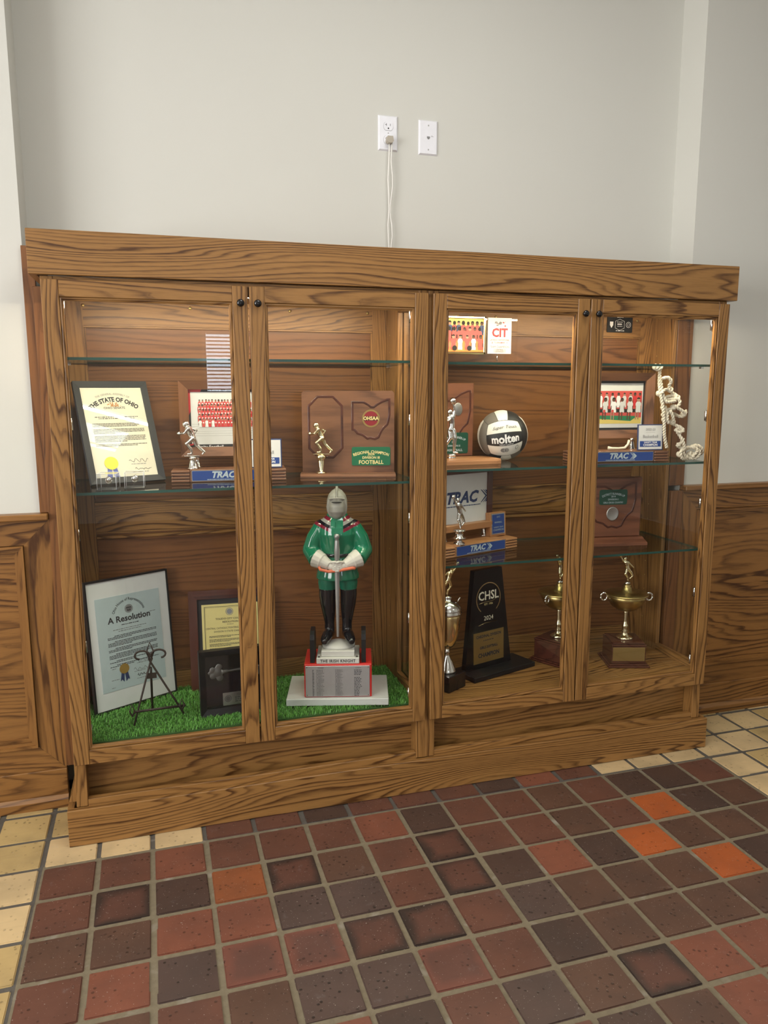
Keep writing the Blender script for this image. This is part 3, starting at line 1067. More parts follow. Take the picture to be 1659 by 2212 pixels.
def figure_mesh(limbs, balls, voxel=0.0016, smooth=3):
    mb = MB()
    for pts, rads in limbs:
        mb.tube(pts, rads, 10)
        for p_, r_ in zip(pts, rads):
            mb.ball(p_, r_ * 0.99, 10)
    for c_, r_, s_ in balls:
        mb.ball(c_, r_, 12, s=s_)
    return remesh(mb, voxel, smooth)


RUNNER = ([([(0.004, 0, 0.066), (-0.004, 0, 0.082), (-0.012, 0, 0.098)], [0.012, 0.0125, 0.0155]),
           ([(-0.013, 0, 0.104), (-0.019, 0, 0.114)], [0.007, 0.006]),
           ([(-0.012, -0.016, 0.103), (-0.027, -0.019, 0.086), (-0.043, -0.008, 0.084)], [0.0072, 0.0055, 0.0045]),
           ([(-0.010, 0.016, 0.103), (0.016, 0.020, 0.094), (0.006, 0.014, 0.078), (-0.012, 0.004, 0.078)], [0.0072, 0.0056, 0.005, 0.0042]),
           ([(0.002, -0.006, 0.064), (-0.020, -0.009, 0.046), (-0.004, -0.008, 0.022), (-0.002, -0.008, 0.010)], [0.0105, 0.0085, 0.0062, 0.0048]),
           ([(-0.002, -0.008, 0.007), (-0.017, -0.008, 0.006)], [0.0045, 0.0042]),
           ([(0.006, 0.007, 0.064), (0.016, 0.009, 0.038), (0.034, 0.009, 0.020), (0.044, 0.009, 0.012)], [0.0105, 0.0085, 0.0062, 0.0048]),
           ([(0.044, 0.009, 0.011), (0.036, 0.009, 0.004)], [0.0045, 0.004])],
          [((-0.021, 0, 0.119), 0.0125, (1.1, 0.9, 1.0)), ((-0.012, -0.014, 0.102), 0.0095, (1, 1, 1)), ((-0.010, 0.014, 0.102), 0.0095, (1, 1, 1)), ((-0.044, -0.004, 0.085), 0.0085, (1.4, .9, .9))])
SHOOTER = ([([(0, 0, 0.100), (0.002, 0, 0.125), (-0.003, 0, 0.148)], [0.012, 0.0115, 0.0145]),
            ([(-0.004, 0, 0.154), (-0.006, -0.002, 0.164)], [0.006, 0.0055]),
            ([(0.006, -0.006, 0.152), (0.010, -0.008, 0.178), (0.002, -0.010, 0.204)], [0.0065, 0.0052, 0.0042]),
            ([(-0.014, 0, 0.150), (-0.024, -0.008, 0.133), (-0.012, -0.016, 0.142)], [0.0065, 0.005, 0.0042]),
            ([(0.006, -0.003, 0.098), (0.012, -0.008, 0.066), (0.012, -0.002, 0.030), (0.012, 0, 0.010)], [0.011, 0.0085, 0.0062, 0.0045]),
            ([(0.012, 0, 0.006), (0.024, -0.004, 0.004)], [0.0048, 0.0045]),
            ([(-0.006, 0.004, 0.098), (-0.004, -0.002, 0.066), (-0.020, 0.006, 0.036), (-0.030, 0.008, 0.026)], [0.011, 0.0085, 0.0062, 0.0045]),
            ([(-0.030, 0.008, 0.026), (-0.036, 0.004, 0.012)], [0.0045, 0.0042])],
           [((-0.008, -0.002, 0.172), 0.0115, (1, 1, 1.1)), ((0.0, -0.010, 0.218), 0.0135, (1, 1, 1)), ((0.0, 0, 0.102), 0.0145, (1, .85, .8))])
DANCER = ([([(0.004, 0, 0.062), (0.0, 0, 0.080), (-0.006, 0, 0.096)], [0.0105, 0.0095, 0.0115]),
           ([(-0.007, 0, 0.100), (-0.009, 0, 0.108)], [0.005, 0.0045]),
           ([(-0.014, 0, 0.098), (-0.024, -0.003, 0.108), (-0.032, -0.004, 0.122)], [0.0052, 0.0042, 0.0034]),
           ([(0.003, 0, 0.098), (0.016, 0, 0.086), (0.032, 0, 0.070)], [0.0052, 0.0042, 0.003]),
           ([(0.0, 0, 0.060), (-0.008, -0.005, 0.040), (0.004, 0, 0.024), (0.008, 0, 0.008)], [0.0088, 0.007, 0.005, 0.004]),
           ([(0.008, 0, 0.060), (0.022, 0.003, 0.044), (0.030, 0.003, 0.028), (0.018, 0.002, 0.016)], [0.0088, 0.007, 0.005, 0.004])],
          [((-0.010, 0, 0.115), 0.0088, (1, 1, 1.1)), ((-0.035, -0.004, 0.130), 0.0085, (1, 1, 1))])


def bell(h, r0, r1):
    return [(0.0005, 0), (r0, 0), (r0, h * .08), (r0 * .86, h * .14), (r1 * 1.05, h * .62), (r1 * 1.0, h * .78), (r1 * 1.25, h * .82), (r1 * 1.25, h * .9), (r1 * .8, h), (0.0005, h)]


OHIO = [(-0.5, 0.42), (-0.20, 0.42), (-0.08, 0.36), (0.0, 0.30), (0.08, 0.30), (0.16, 0.36), (0.28, 0.43), (0.44, 0.49), (0.5, 0.49), (0.5, 0.10), (0.47, -0.04), (0.44, -0.14),
        (0.34, -0.22), (0.28, -0.30), (0.20, -0.46), (0.10, -0.50), (-0.02, -0.47), (-0.10, -0.49), (-0.22, -0.40), (-0.36, -0.36), (-0.44, -0.27), (-0.5, -0.26)]


def groove(mb, pts, r, y, closed=True):
    """routed groove: sunken V shown as a dark channel with a lit lip, real geometry just proud of the board"""
    n = len(pts)
    P = [Vector((p_[0], 0, p_[1])) for p_ in pts]
    for sgn, yy, mi in ((0, y + 0.0001, 0),):
        pass
    vs_, fs = [], []
    for k in range(n):
        a, b_, c_ = P[k - 1], P[k], P[(k + 1) % n]
        t1, t2 = (b_ - a).normalized(), (c_ - b_).normalized()
        t_ = (t1 + t2).normalized() if (t1 + t2).length > 1e-5 else t1
        nn = Vector((-t_.z, 0, t_.x))
        s_ = r / max(0.5, nn.dot(Vector((-t1.z, 0, t1.x))))
        for off, dy in ((-1.0, -0.0002), (-0.45, -0.0024), (0.0, -0.0004), (0.45, -0.0024), (1.0, -0.0002)):
            q = b_ + nn * s_ * off
            vs_.append((q.x, y + dy, q.z))
    for k in range(n if closed else n - 1):
        k2 = (k + 1) % n
        for q in range(4):
            fs.append((k * 5 + q, k * 5 + q + 1, k2 * 5 + q + 1, k2 * 5 + q))
    mb.add(vs_, fs, 0, True)
    return mb


def plate(root, x0, z0, x1, z1, y, mat, name='plate', r=0.004, th=0.0018):
    pts = []
    for cx, cz, a in ((x1 - r, z0 + r, -90), (x1 - r, z1 - r, 0), (x0 + r, z1 - r, 90), (x0 + r, z0 + r, 180)):
        for k in range(4):
            an = math.radians(a + 30 * k)
            pts.append((cx + r * math.cos(an), cz + r * math.sin(an)))
    return MB().prism(pts, y - th, y).obj(name, mat, root)


# ================================================================== LEFT CASE, SHELF
# Senate certificate
t = thing('framed_certificate', 'black framed cream certificate with yellow seal, leaning on the glass shelf', 'framed document', (0.207, 0.236, Z_LM + 0.0072), 0, rot=(-0.42, 0, 0.36))
w, h = 0.252, 0.368
frame_bars(t, w, h, 0.0215, 0.016, ('dark_grey_frame', 'dark_grey_frame'), 0.0, slope=0.004)
bx(-w / 2 + .018, 0.007, .018, w / 2 - .018, 0.012, h - .018).obj('paper', 'paper_cream', t)
bx(-w / 2 + .004, 0.0125, .004, w / 2 - .004, 0.015, h - .004).obj('backing', 'mat_black', t)
mb = MB()
yy = 0.0066
text(mb, 'THE GENERAL ASSEMBLY OF', 0.0105, 0, h - 0.045, yy, 1, arc=0.13, sx=0.9)
text(mb, 'THE STATE OF OHIO', 0.0225, 0, h - 0.066, yy, 0, arc=0.12, bold=0.0010, sx=0.84)
text(mb, 'OHIO SENATE', 0.0115, 0, h - 0.097, yy, 0, bold=0.0001)
for k in range(2):
    words(mb, -0.072 + 0.012 * k, 0.076 - .012 * k, h - 0.131 - k * .0055, 0.0026, yy, 0, 30 + k)
z = h - 0.155
for par, n in enumerate((3, 4, 5, 2)):
    for k in range(n):
        words(mb, -0.085, 0.088 if k < n - 1 else 0.088 - 0.11 * ((par * 37 % 10) / 10 + .2), z, 0.0023, yy, 0, par * 10 + k, fill=.95)
        z -= 0.0048
    z -= 0.006
scribble(mb, 0.015, 0.08, 0.078, 0.008, yy, 0, 3)
scribble(mb, 0.03, 0.085, 0.047, 0.005, yy, 0, 5)
words(mb, 0.02, 0.07, 0.064, 0.002, yy, 1, 71)
words(mb, 0.02, 0.075, 0.036, 0.002, yy, 1, 72)
mb.obj('lettering', ['ink', 'ink_soft'], t)
mb = MB()
for k in range(40):
    a = random.uniform(0, math.pi)
    rad = random.uniform(0.004, 0.026)
    disc(mb, math.cos(a) * rad, h - 0.092 + math.sin(a) * rad * .62, random.uniform(.001, .0028), yy - .0001 * (k % 4), 0, 7)
mb.obj('emblem', 'ink_orange', t)
rosette(t, -0.047, 0.072, 0.0235, 0.0062, 'seal_yellow', 'ribbon_blue')
rquad(MB(), -w / 2 + .02, .02, w / 2 - .02, h - .02, 0.0052).obj('glass_pane', 'acrylic', t)

# two championship rings in clear boxes
for k, (x, y, lab) in enumerate(((0.147, 0.098, 'silver ring in a clear box, the leftmost of two before the certificate'), (0.226, 0.118, 'silver ring in a clear box beside the lower right corner of the certificate'))):
    t = thing('ring_box', lab, 'ring box', (x, y, Z_LM + 0.0005), -0.15 + 0.1 * k, 'ring boxes')
    s, hh = 0.029, 0.053
    mb = MB()
    q = [(-s, -s), (s, -s), (s, s), (-s, s)]
    for a, b_ in zip(q, q[1:] + q[:1]):
        mb.add([(a[0], a[1], .006), (b_[0], b_[1], .006), (b_[0], b_[1], hh), (a[0], a[1], hh)], [(0, 1, 2, 3)])
    mb.add([(*p_, hh) for p_ in q], [(0, 1, 2, 3)])
    mb.obj('cover', 'acrylic', t)
    ed = MB()
    for a, b_ in zip(q, q[1:] + q[:1]):
        ed.tube([(*a, hh), (*b_, hh)], 0.0007, 4)
        ed.tube([(*a, .004), (*a, hh)], 0.0007, 4)
    ed.obj('cover_edges', 'white_plastic', t)
    bx(-s - .002, -s - .002, 0, s + .002, s + .002, 0.005).obj('base', 'acrylic', t)
    MB().tube([(-.006, 0, .005), (0, .002, .02), (0.006, 0, .005)], 0.0022, 6).obj('stand', 'acrylic', t)
    rg = MB().tube([(0.009 * math.cos(a * math.pi / 9), 0.004, 0.029 + 0.009 * math.sin(a * math.pi / 9)) for a in range(19)], 0.0022, 8)
    rg.obj('ring_band', 'silver', t)
    MB().lathe([(0.0004, 0), (0.0095, 0), (0.0095, .003), (.006, .006), (.0004, .0065)], 16, mat=Matrix.Translation((0.002, -0.002, .033)) @ Matrix.Rotation(math.radians(80), 4, 'X')).obj('ring_crest', 'silver', t)


def trac_logo(mb, cx, cz, size, y, mi=0):
    text(mb, 'TRAC', size, cx - size * 0.35, cz, y, mi, bold=size * 0.040, shear=0.28, sx=1.02)
    ax = cx + size * 1.28
    for k, (o_, wd) in enumerate(((0.0, 0.12), (0.20, 0.10), (0.38, 0.20))):
        x0 = ax + o_ * size
        hh = size * (0.44 if k < 2 else 0.40)
        tip = size * 0.55
        mb.add([(x0, y, cz + hh), (x0 + wd * size, y, cz + hh * .9), (x0 + tip + wd * size * .3, y, cz), (x0 + wd * size, y, cz - hh * .9), (x0, y, cz - hh), (x0 + tip - wd * size, y, cz)], [(0, 5, 2, 1), (5, 4, 3, 2)], mi)
    return mb


def trac_base(t, wood, bw=0.39, dp=0.125, hh=0.043, lower=False):
    """stepped wooden base with grooved ends and a blue name plate"""
    x = wood + '_x'
    bx(-bw / 2 + 0.062, -dp, 0, bw / 2 - 0.062, 0, hh, 0.0015).obj('base', x, t)
    for s in (-1, 1):
        for k in range(4):
            z0 = k * hh / 4
            a, b_ = (s * (bw / 2), s * (bw / 2 - 0.0615))
            bx(min(a, b_), -dp - 0.001, z0 + 0.0004, max(a, b_), 0.0, z0 + hh / 4 - 0.0028, 0.0015).obj('base_tier', x, t)
            if k < 3:
                a2, b2 = (s * (bw / 2 - .004), s * (bw / 2 - 0.0615))
                bx(min(a2, b2), -dp + 0.004, z0 + hh / 4 - 0.0028, max(a2, b2), -0.004, z0 + hh / 4 + 0.0004).obj('base_groove', 'mahogany_x', t)
    pw = bw / 2 - 0.068
    plate(t, -pw, 0.003, pw, hh - 0.003, -dp - 0.0002, 'silver_satin', 'plate_rim', 0.003, 0.0012)
    plate(t, -pw + .002, 0.005, pw - .002, hh - 0.005, -dp - 0.0015, 'blue_plate', 'name_plate', 0.002, 0.001)
    mb = MB()
    trac_logo(mb, -0.012, hh * 0.55, 0.030, -dp - 0.0030)
    words(mb, -0.075, 0.05, hh * 0.17, 0.0022, -dp - 0.0030, 0, 9, fill=1)
    mb.obj('lettering', 'steel_letter', t)
    return hh


def bells(t, xs, y, z, hh, r=0.014):
    for x in xs:
        MB().lathe(bell(hh, r, r * 0.52), 18, c=(x, y, z)).obj('bell_post', 'silver', t)


def team_frame(t, w, h, z0, y, kind, cx=0.0):
    """deep walnut picture frame on posts, tilted a little"""
    f = bpy.data.objects.new('picture_frame', MB().box(-w / 2 + .002, 0.026, .002, w / 2 - .002, 0.031, h - .002).mesh('picture_frame', ['mat_black']))
    COL.objects.link(f)
    f.parent = t
    f.location = (cx, y, z0)
    frame_bars(f, w, h, 0.031, 0.024, ('walnut_z', 'walnut_x'), 0.0, slope=0.013)
    ins = 0.028
    bx(-w / 2 + ins, 0.0235, ins, w / 2 - ins, 0.0255, h - ins).obj('mat_board', 'mat_black', f)
    iw = w / 2 - ins - 0.010
    mb = MB()
    M = ['paper_white', 'red_print', 'print_red', 'white_print', 'skin_dark', 'skin_mid', 'hair_black', 'print_green', 'print_yellow', 'ink_soft']
    zb, zt = ins + 0.012, h - ins - 0.012
    y1 = 0.0230
    rquad(mb, -iw, zb, iw, zt, y1, 0)
    if kind == 'football':
        mb.add([(-w / 2 + ins, y1 + .0002, h * .52), (-w / 2 + ins + .05, y1 + .0002, h - ins), (-w / 2 + ins, y1 + .0002, h - ins)], [(0, 1, 2)], 1)
        mb.add([(w / 2 - ins, y1 + .0002, ins), (w / 2 - ins - .06, y1 + .0002, ins), (w / 2 - ins, y1 + .0002, h * .4)], [(0, 1, 2)], 1)
        x0 = -iw + .024
        for k in range(6):
            rquad(mb, -iw + .002, zb + .03 + k * .008, iw, zb + .0306 + k * .008, y1 - .0001, 9)
        rows = []
        for r_ in range(5):
            rows.append((zt - .055 - r_ * 0.0165, 0.030, 17, [1, 2, 2] if r_ < 4 else [1, 2, 3], [4, 5]))
        crowd(mb, x0, iw - .012, rows, y1 - 0.0003, {'hair': 6}, 0.0098, 4, num=3)
        text(mb, 'Central Catholic', 0.013, 0, h - ins + 0.001 - .006, y1 - .0004, 3, shear=0.1)
        text(mb, 'Varsity Football', 0.0155, -0.052, ins + 0.003, y1 - .0004, 3, shear=0.15, bold=.0002)
        disc(mb, -iw - .003, zb + .008, .012, y1 - .0006, 1, 20, r2=.0065, a0=.6, a1=5.7)
    else:
        rquad(mb, -iw + .004, zb + .016, iw - .004, zt - .030, y1 - .0002, 2)
        rquad(mb, -iw + .004, zb + .060, iw - .004, zb + .074, y1 - .0003, 6)
        rquad(mb, -iw + .004, zb + .016, iw - .004, zb + .040, y1 - .0003, 8)
        mb.add([(-iw + .004, y1 - .0004, zb + .040), (iw - .05, y1 - .0004, zb + .026), (iw - .02, y1 - .0004, zb + .046), (-iw + .004, y1 - .0004, zb + .05)], [(0, 1, 2, 3)], 7)
        rows = [(zt - .095, 0.062, 8, [0, 0, 0, 3], [4, 5, 4])]
        crowd(mb, -iw + .008, iw - .045, rows, y1 - .0006, {'hair': 6}, 0.0165, 8)
        crowd(mb, iw - .048, iw - .006, [(zt - .095, 0.062, 2, [1], [4])], y1 - .0006, {'hair': 6}, 0.0165, 3)
        crowd(mb, -iw + .004, iw - .006, [(zb + .060, 0.058, 7, [0, 3], [4, 5, 4])], y1 - .0012, {'hair': 6}, 0.021, 9)
        for k in range(7):
            cx = -iw + .004 + (2 * iw - .01) * (k + .5) / 7
            for s in (-1, 1):
                rquad(mb, cx + s * .0055 - .0024, zb + .032, cx + s * .0055 + .0024, zb + .062, y1 - .0014, 4 if k % 3 else 5)
        for k in (2, 3):
            disc(mb, -iw + .004 + (2 * iw - .01) * (k + .5) / 7, zb + .066, .006, y1 - .0018, 2, 12)
    mb.obj('team_photo', M, f)
    rquad(MB(), -w / 2 + ins, ins, w / 2 - ins, h - ins, 0.0150).obj('glass_pane', 'acrylic', f)
    return f


def small_plaque(t, x, y, z, lines, w=0.108, h=0.101, lean=0.06):
    p = bx(-w / 2, 0, 0, w / 2, 0.005, h, 0.0008).obj('award_plaque', 'navy', t)
    p.location = (x, y, z)
    p.rotation_euler = (-lean, 0, 0)
    bx(-w / 2 + .004, -0.0008, .004, w / 2 - .004, 0.0, h - .004).obj('plaque_face', 'paper_white', p)
    bx(-w / 2 + .009, -0.0014, .014, w / 2 - .009, -0.0009, .036).obj('plaque_band', 'blue_plate', p)
    mb = MB()
    text(mb, lines[0], 0.0125, 0, h * 0.80, -0.0016, 0)
    rquad(mb, -0.02, h * .68, 0.02, h * .685, -0.0016, 0)
    text(mb, lines[1], 0.0165, 0, h * 0.53, -0.0016, 0)
    text(mb, 'VARSITY TEAM', 0.0085, 0, .0305, -0.0020, 1, bold=.0002)
    text(mb, 'CHAMPION', 0.0118, 0, .0205, -0.0020, 1, bold=.0003)
    mb.obj('lettering', ['ink_soft', 'white_print'], p)
    return p


# football league trophy
t = thing('league_trophy', 'walnut league trophy with silver football runner and framed red team photo', 'trophy', (0.548, 0.335, Z_LM + 0.0005), -0.10, 'league trophies with framed pictures')
hb = trac_base(t, 'walnut')
bells(t, (-0.11, 0.11), -0.05, hb, 0.040)
team_frame(t, 0.296, 0.262, hb + 0.0402, -0.062, 'football', -0.016)
MB().lathe(bell(0.044, 0.0195, 0.011), 20, c=(-0.122, -0.098, hb)).obj('figure_riser', 'silver', t)
bx(-0.150, -0.108, hb + .044, -0.098, -0.088, hb + .047, .0008).obj('figure_plate', 'silver', t)
o = obj_from_mesh('figurine', figure_mesh(*RUNNER), 'silver', t)
o.location = (-0.122, -0.098, hb + 0.0468)
o.scale = (.9, .9, .9)
small_plaque(t, 0.128, -0.115, hb + 0.0005, ('2024', 'Football'))

# regional champion plaque
t = thing('regional_plaque', 'walnut regional champion plaque with gold football runner and green plate', 'plaque', (0.974, 0.268, Z_LM + 0.0005), -0.24)
w, h = 0.337, 0.309
MB().prism([(-w / 2, 0.012), (w / 2, 0.012), (w / 2, h - .008), (w / 2 - .008, h), (-w / 2 + .008, h), (-w / 2, h - .008)], 0, 0.022).obj('board', 'walnut_x', t)
MB().prism([(-0.062, 0), (0.024, 0), (0.024, 0.012), (-0.052, 0.012), (-0.062, 0.005)], -w / 2 - .006, w / 2 + .002, mat=Matrix(((0, 1, 0, 0), (1, 0, 0, 0), (0, 0, 1, 0), (0, 0, 0, 1)))).obj('foot', 'walnut_x', t)
mb = MB()
oc = [(-.058, .0), (.058, .0)]
a, b_, c_ = 0.060, 0.110, 0.032
groove(mb, [(-.083 + dx, .178 + dz) for dx, dz in [(-a + c_, b_), (a - c_, b_), (a, b_ - c_ * 1.05), (a, -b_ + c_ * 1.05), (a - c_, -b_), (-a + c_, -b_), (-a, -b_ + c_ * 1.05), (-a, b_ - c_ * 1.05)]], 0.0042, 0)
mb.obj('octagon_groove', 'mahogany_x', t)
mb = MB()
groove(mb, [(0.083 + dx * 0.135, 0.207 + dz * 0.145) for dx, dz in OHIO], 0.004, 0)
mb.obj('state_outline_groove', 'mahogany_x', t)
em = MB()
disc(em, 0.083, 0.209, 0.0325, -0.0008, 0, 32, r2=0.0265)
disc(em, 0.083, 0.209, 0.030, -0.0006, 1, 32)
rquad(em, 0.083 - .026, 0.209 - .008, 0.083 + .026, 0.209 + .008, -0.0010, 2)
text(em, 'OHSAA', 0.0185, 0.083, 0.209, -0.0016, 3, bold=.0004, sx=.9)
em.obj('emblem', ['brass_plate', 'dark_red', 'mahogany_x', 'gold_letter'], t)
plate(t, 0.012, 0.037, 0.154, 0.105, -0.0002, 'green_plate', 'green_plate', .006)
mb = MB()
text(mb, 'REGIONAL CHAMPION', 0.0150, 0.083, 0.0865, -0.0024, arc=0.19, bold=.0003, sx=.86)
text(mb, '2024', 0.0125, 0.083, 0.078, -0.0024, bold=.0003)
text(mb, 'DIVISION III', 0.0125, 0.083, 0.0655, -0.0024, bold=.0003)
text(mb, 'FOOTBALL', 0.0195, 0.083, 0.0485, -0.0024, bold=.0004, sx=.95)
mb.obj('lettering', 'gold_letter', t)
MB().lathe([(.0005, 0), (.020, 0), (.020, .004), (.010, .007), (.0085, .012), (.0125, .045), (.0115, .05), (.017, .053), (.019, .062), (.013, .068), (.0005, .069)], 12, c=(-0.10, -0.032, 0.0125)).obj('figure_riser', 'gold_pale', t)
bx(-0.128, -0.042, .0817, -0.068, -0.022, .0845, .0008).obj('figure_plate', 'gold_pale', t)
o = obj_from_mesh('figurine', figure_mesh(*RUNNER), 'gold_pale', t)
o.location = (-0.098, -0.032, 0.084)
o.scale = (0.86, 0.86, 0.86)

# ================================================================== LEFT CASE, FLOOR
tf = thing('turf_mat', 'bright green artificial turf mat covering the left case floor', 'turf mat', (0, 0, Z_FL))
bx(0.0225, 0.043, 0.0003, 1.1675, 0.440, 0.006).obj('backing', 'turf_base', tf)
rn = random.Random(11)
g = MB()
for k in range(26000):
    x = rn.uniform(0.024, 1.166)
    y = rn.uniform(0.044, 0.43)
    a = rn.uniform(0, 2 * math.pi)
    ln = rn.uniform(0.010, 0.020)
    ti = rn.uniform(0.2, 1.0)
    dx, dy = math.cos(a), math.sin(a)
    wd = 0.0009
    px_, py_ = -dy * wd, dx * wd
    z0 = 0.005
    m1 = (x + dx * ln * .3 * ti, y + dy * ln * .3 * ti, z0 + ln * .55)
    m2 = (x + dx * ln * .85 * ti, y + dy * ln * .85 * ti, z0 + ln * (0.95 - .35 * ti))
    if m2[0] < .0235 or m2[0] > 1.1665 or m2[1] < 0.0430:
        continue
    g.add([(x - px_, y - py_, z0), (x + px_, y + py_, z0), (m1[0] + px_, m1[1] + py_, m1[2]), (m1[0] - px_, m1[1] - py_, m1[2]), m2], [(0, 1, 2, 3), (3, 2, 4)])
gb = g.obj('grass_blades', 'turf_blade', tf)
gb['kind'] = 'stuff'
ZT = Z_FL + 0.012     # things press into the blades

# House resolution
yw, ln_ = 0.484, 0.085
w, h = 0.314, 0.470
cxr, cyr = 0.0544 + math.cos(yw) * w / 2, 0.2462 + math.sin(yw) * w / 2
t = thing('framed_resolution', 'large thin black frame with pale blue resolution and gold seal, standing on turf', 'framed document', (cxr, cyr - 0.004, ZT), 0, rot=(-ln_, 0, yw))
frame_bars(t, w, h, 0.006, 0.018, ('black_paint', 'black_paint'))
bx(-w / 2 + .005, 0.004, .005, w / 2 - .005, 0.008, h - .005).obj('mat_board', 'mat_white', t)
bx(-0.124, 0.0028, 0.068, 0.118, 0.0039, 0.405).obj('paper', 'paper_blue', t)
mb = MB()
yy = 0.0024
text(mb, 'Ohio House of Representatives', 0.0145, -0.003, 0.387, yy, arc=0.060, bold=.0001, sx=.85)
disc(mb, -0.003, 0.352, 0.0155, yy, 1, 24, r2=0.0135)
disc(mb, -0.003, 0.352, 0.0125, yy, 1, 24)
rquad(mb, -0.012, .354, .007, .357, yy - .0003, 0)
rquad(mb, -0.008, .343, -.004, .350, yy - .0003, 0)
rquad(mb, -0.001, .343, .003, .350, yy - .0003, 0)
text(mb, 'A Resolution', 0.031, -0.003, 0.319, yy, bold=.0008, sx=.98)
words(mb, 0.075, 0.10, .325, .0022, yy, 1, 2)
words(mb, -0.035, 0.03, .297, .0026, yy, 0, 22)
for k in range(2):
    words(mb, -0.068 + .02 * k, 0.058 - .02 * k, .283 - k * .007, .0022, yy, 1, 24 + k)
z = .262
for par, n in enumerate((3, 4, 3, 4, 2, 2)):
    for k in range(n):
        x0 = -0.090 if k else -0.065
        words(mb, x0, 0.095 if k < n - 1 else 0.0, z, .0023, yy, 0, 40 + par * 8 + k, fill=.95)
        z -= .0049
    z -= .0052
scribble(mb, 0.005, 0.075, .155, .008, yy, 1, 11)
scribble(mb, -0.005, 0.06, .126, .010, yy, 1, 12)
scribble(mb, 0.008, 0.045, .103, .007, yy, 0, 13, r=.0009)
for zz, a, b_ in ((.145, -.085, -.07), (.105, -.09, -.06), (.078, -.092, -.075), (.09, .005, .05), (.117, -.003, .04), (.146, .01, .06)):
    words(mb, a, b_, zz, .002, yy, 1, int(zz * 1000))
mb.obj('lettering', ['ink', 'ink_soft'], t)
rosette(t, -0.040, 0.140, 0.0185, 0.0022, 'seal_gold', 'navy')
rquad(MB(), -w / 2 + .006, .006, w / 2 - .006, h - .006, 0.0012).obj('glass_pane', 'acrylic', t)

# iron easel
t = thing('iron_easel', 'empty black wrought iron easel with scrolled top standing on turf', 'easel', (0, 0, ZT))
top = Vector((0.244, 0.196, 0.530 - ZT))
fl, fr_, bk = Vector((0.182, 0.122, 0)), Vector((0.349, 0.168, 0)), Vector((0.242, 0.228, 0))
rod = 0.0038
for nm, f_ in (('leg', fl), ('leg', fr_)):
    side = -1 if f_ is fl else 1
    neck = top + Vector((side * 0.002, 0, -0.004))
    pts = [f_, f_.lerp(neck, 0.5), f_.lerp(neck, 0.86), neck]
    # scroll curling outward at the top
    c0 = Vector((top.x - side * 0.030, top.y - 0.002, 0.556 - ZT))
    for k in range(12):
        a = math.radians(-35 + k * 26)
        rr_ = 0.030 - 0.0011 * k
        pts.append(Vector((c0.x + side * rr_ * math.cos(a), c0.y, c0.z + rr_ * .72 * math.sin(a))))
    MB().tube(pts, rod, 6, flat=0.7).obj('leg', 'iron', t)
MB().tube([bk, top.lerp(bk, .2), top + Vector((0, .004, -.02))], 0.0045, 6).obj('rear_leg', 'iron', t)
dz = 0.602 - ZT
MB().tube([(top.x, top.y, dz - .066), (top.x - .012, top.y, dz - .036), (top.x, top.y, dz), (top.x + .012, top.y, dz - .036), (top.x, top.y, dz - .066)], 0.003, 6).obj('finial', 'iron', t)
ca, cb_ = fl.lerp(top, .22), fr_.lerp(top, .16)
MB().tube([ca - (cb_ - ca) * .08, cb_ + (cb_ - ca) * .16], 0.0045, 6, flat=.8).obj('crossbar', 'iron', t)
for c0 in (ca - (cb_ - ca) * .05, cb_ + (cb_ - ca) * .14):
    q = c0 + Vector((-0.01, -0.035, 0))
    MB().tube([c0, q, q + Vector((-.008, 0, .018)), q + Vector((0, 0, .040)), q + Vector((.008, 0, .018)), q], 0.0028, 6).obj('rest_hook', 'iron', t)
hz = 0.47 - ZT
bx(top.x - .016, top.y + .001, hz, top.x + .018, top.y + .004, hz + .02).obj('hinge_plate', 'iron', t)

# city council resolution, mahogany plaque with yellow sheet
t = thing('council_resolution', 'mahogany framed yellow council resolution standing behind the black key plaque', 'framed document', (0.383 + 0.152, 0.356, ZT), 0, rot=(-0.14, 0, -0.05))
w, h = 0.305, 0.378
for k, (ins, y0) in enumerate(((0, 0.012), (0.010, 0.006), (0.020, 0.0))):
    f = bpy.data.objects.new('frame_step', None)
    frame_bars(t, w - 2 * ins, h - 2 * ins, 0.0115, 0.012, ('mahogany_z', 'mahogany_x'), y0) if ins == 0 else None
    if ins:
        wk, hk = w - 2 * ins, h - 2 * ins
        o_ = [(-wk / 2, ins), (wk / 2, ins), (wk / 2, h - ins), (-wk / 2, h - ins)]
        i_ = [(-wk / 2 + .0115, ins + .0115), (wk / 2 - .0115, ins + .0115), (wk / 2 - .0115, h - ins - .0115), (-wk / 2 + .0115, h - ins - .0115)]
        for q in range(4):
            q2 = (q + 1) % 4
            vs_ = [(o_[q][0], y0, o_[q][1]), (o_[q2][0], y0, o_[q2][1]), (i_[q2][0], y0, i_[q2][1]), (i_[q][0], y0, i_[q][1])]
            vs_ += [(v_[0], y0 + .013, v_[2]) for v_ in vs_]
            MB().add(vs_, [(0, 1, 2, 3), (7, 6, 5, 4), (0, 4, 5, 1), (1, 5, 6, 2), (2, 6, 7, 3), (3, 7, 4, 0)]).obj('frame_bar', 'mahogany_x' if q % 2 == 0 else 'mahogany_z', t)
    bpy.data.objects.remove(f)
bx(-w / 2 + .028, 0.006, .028, w / 2 - .028, 0.012, h - .028).obj('mat_board', 'mat_black', t)
bx(-0.105, 0.0045, 0.045, 0.105, 0.0058, 0.325).obj('paper', 'paper_yellow', t)
mb = MB()
yy = .0041
for (x0, z0, x1, z1) in ((-.096, .315, .096, .3165), (-.096, .055, .096, .0565), (-.096, .055, -.0945, .3165), (.0945, .055, .096, .3165), (-.093, .312, .093, .3126), (-.093, .06, -.0924, .3126)):
    rquad(mb, x0, z0, x1, z1, yy)
disc(mb, -0.002, .295, .0145, yy, 1, 24, r2=.0125)
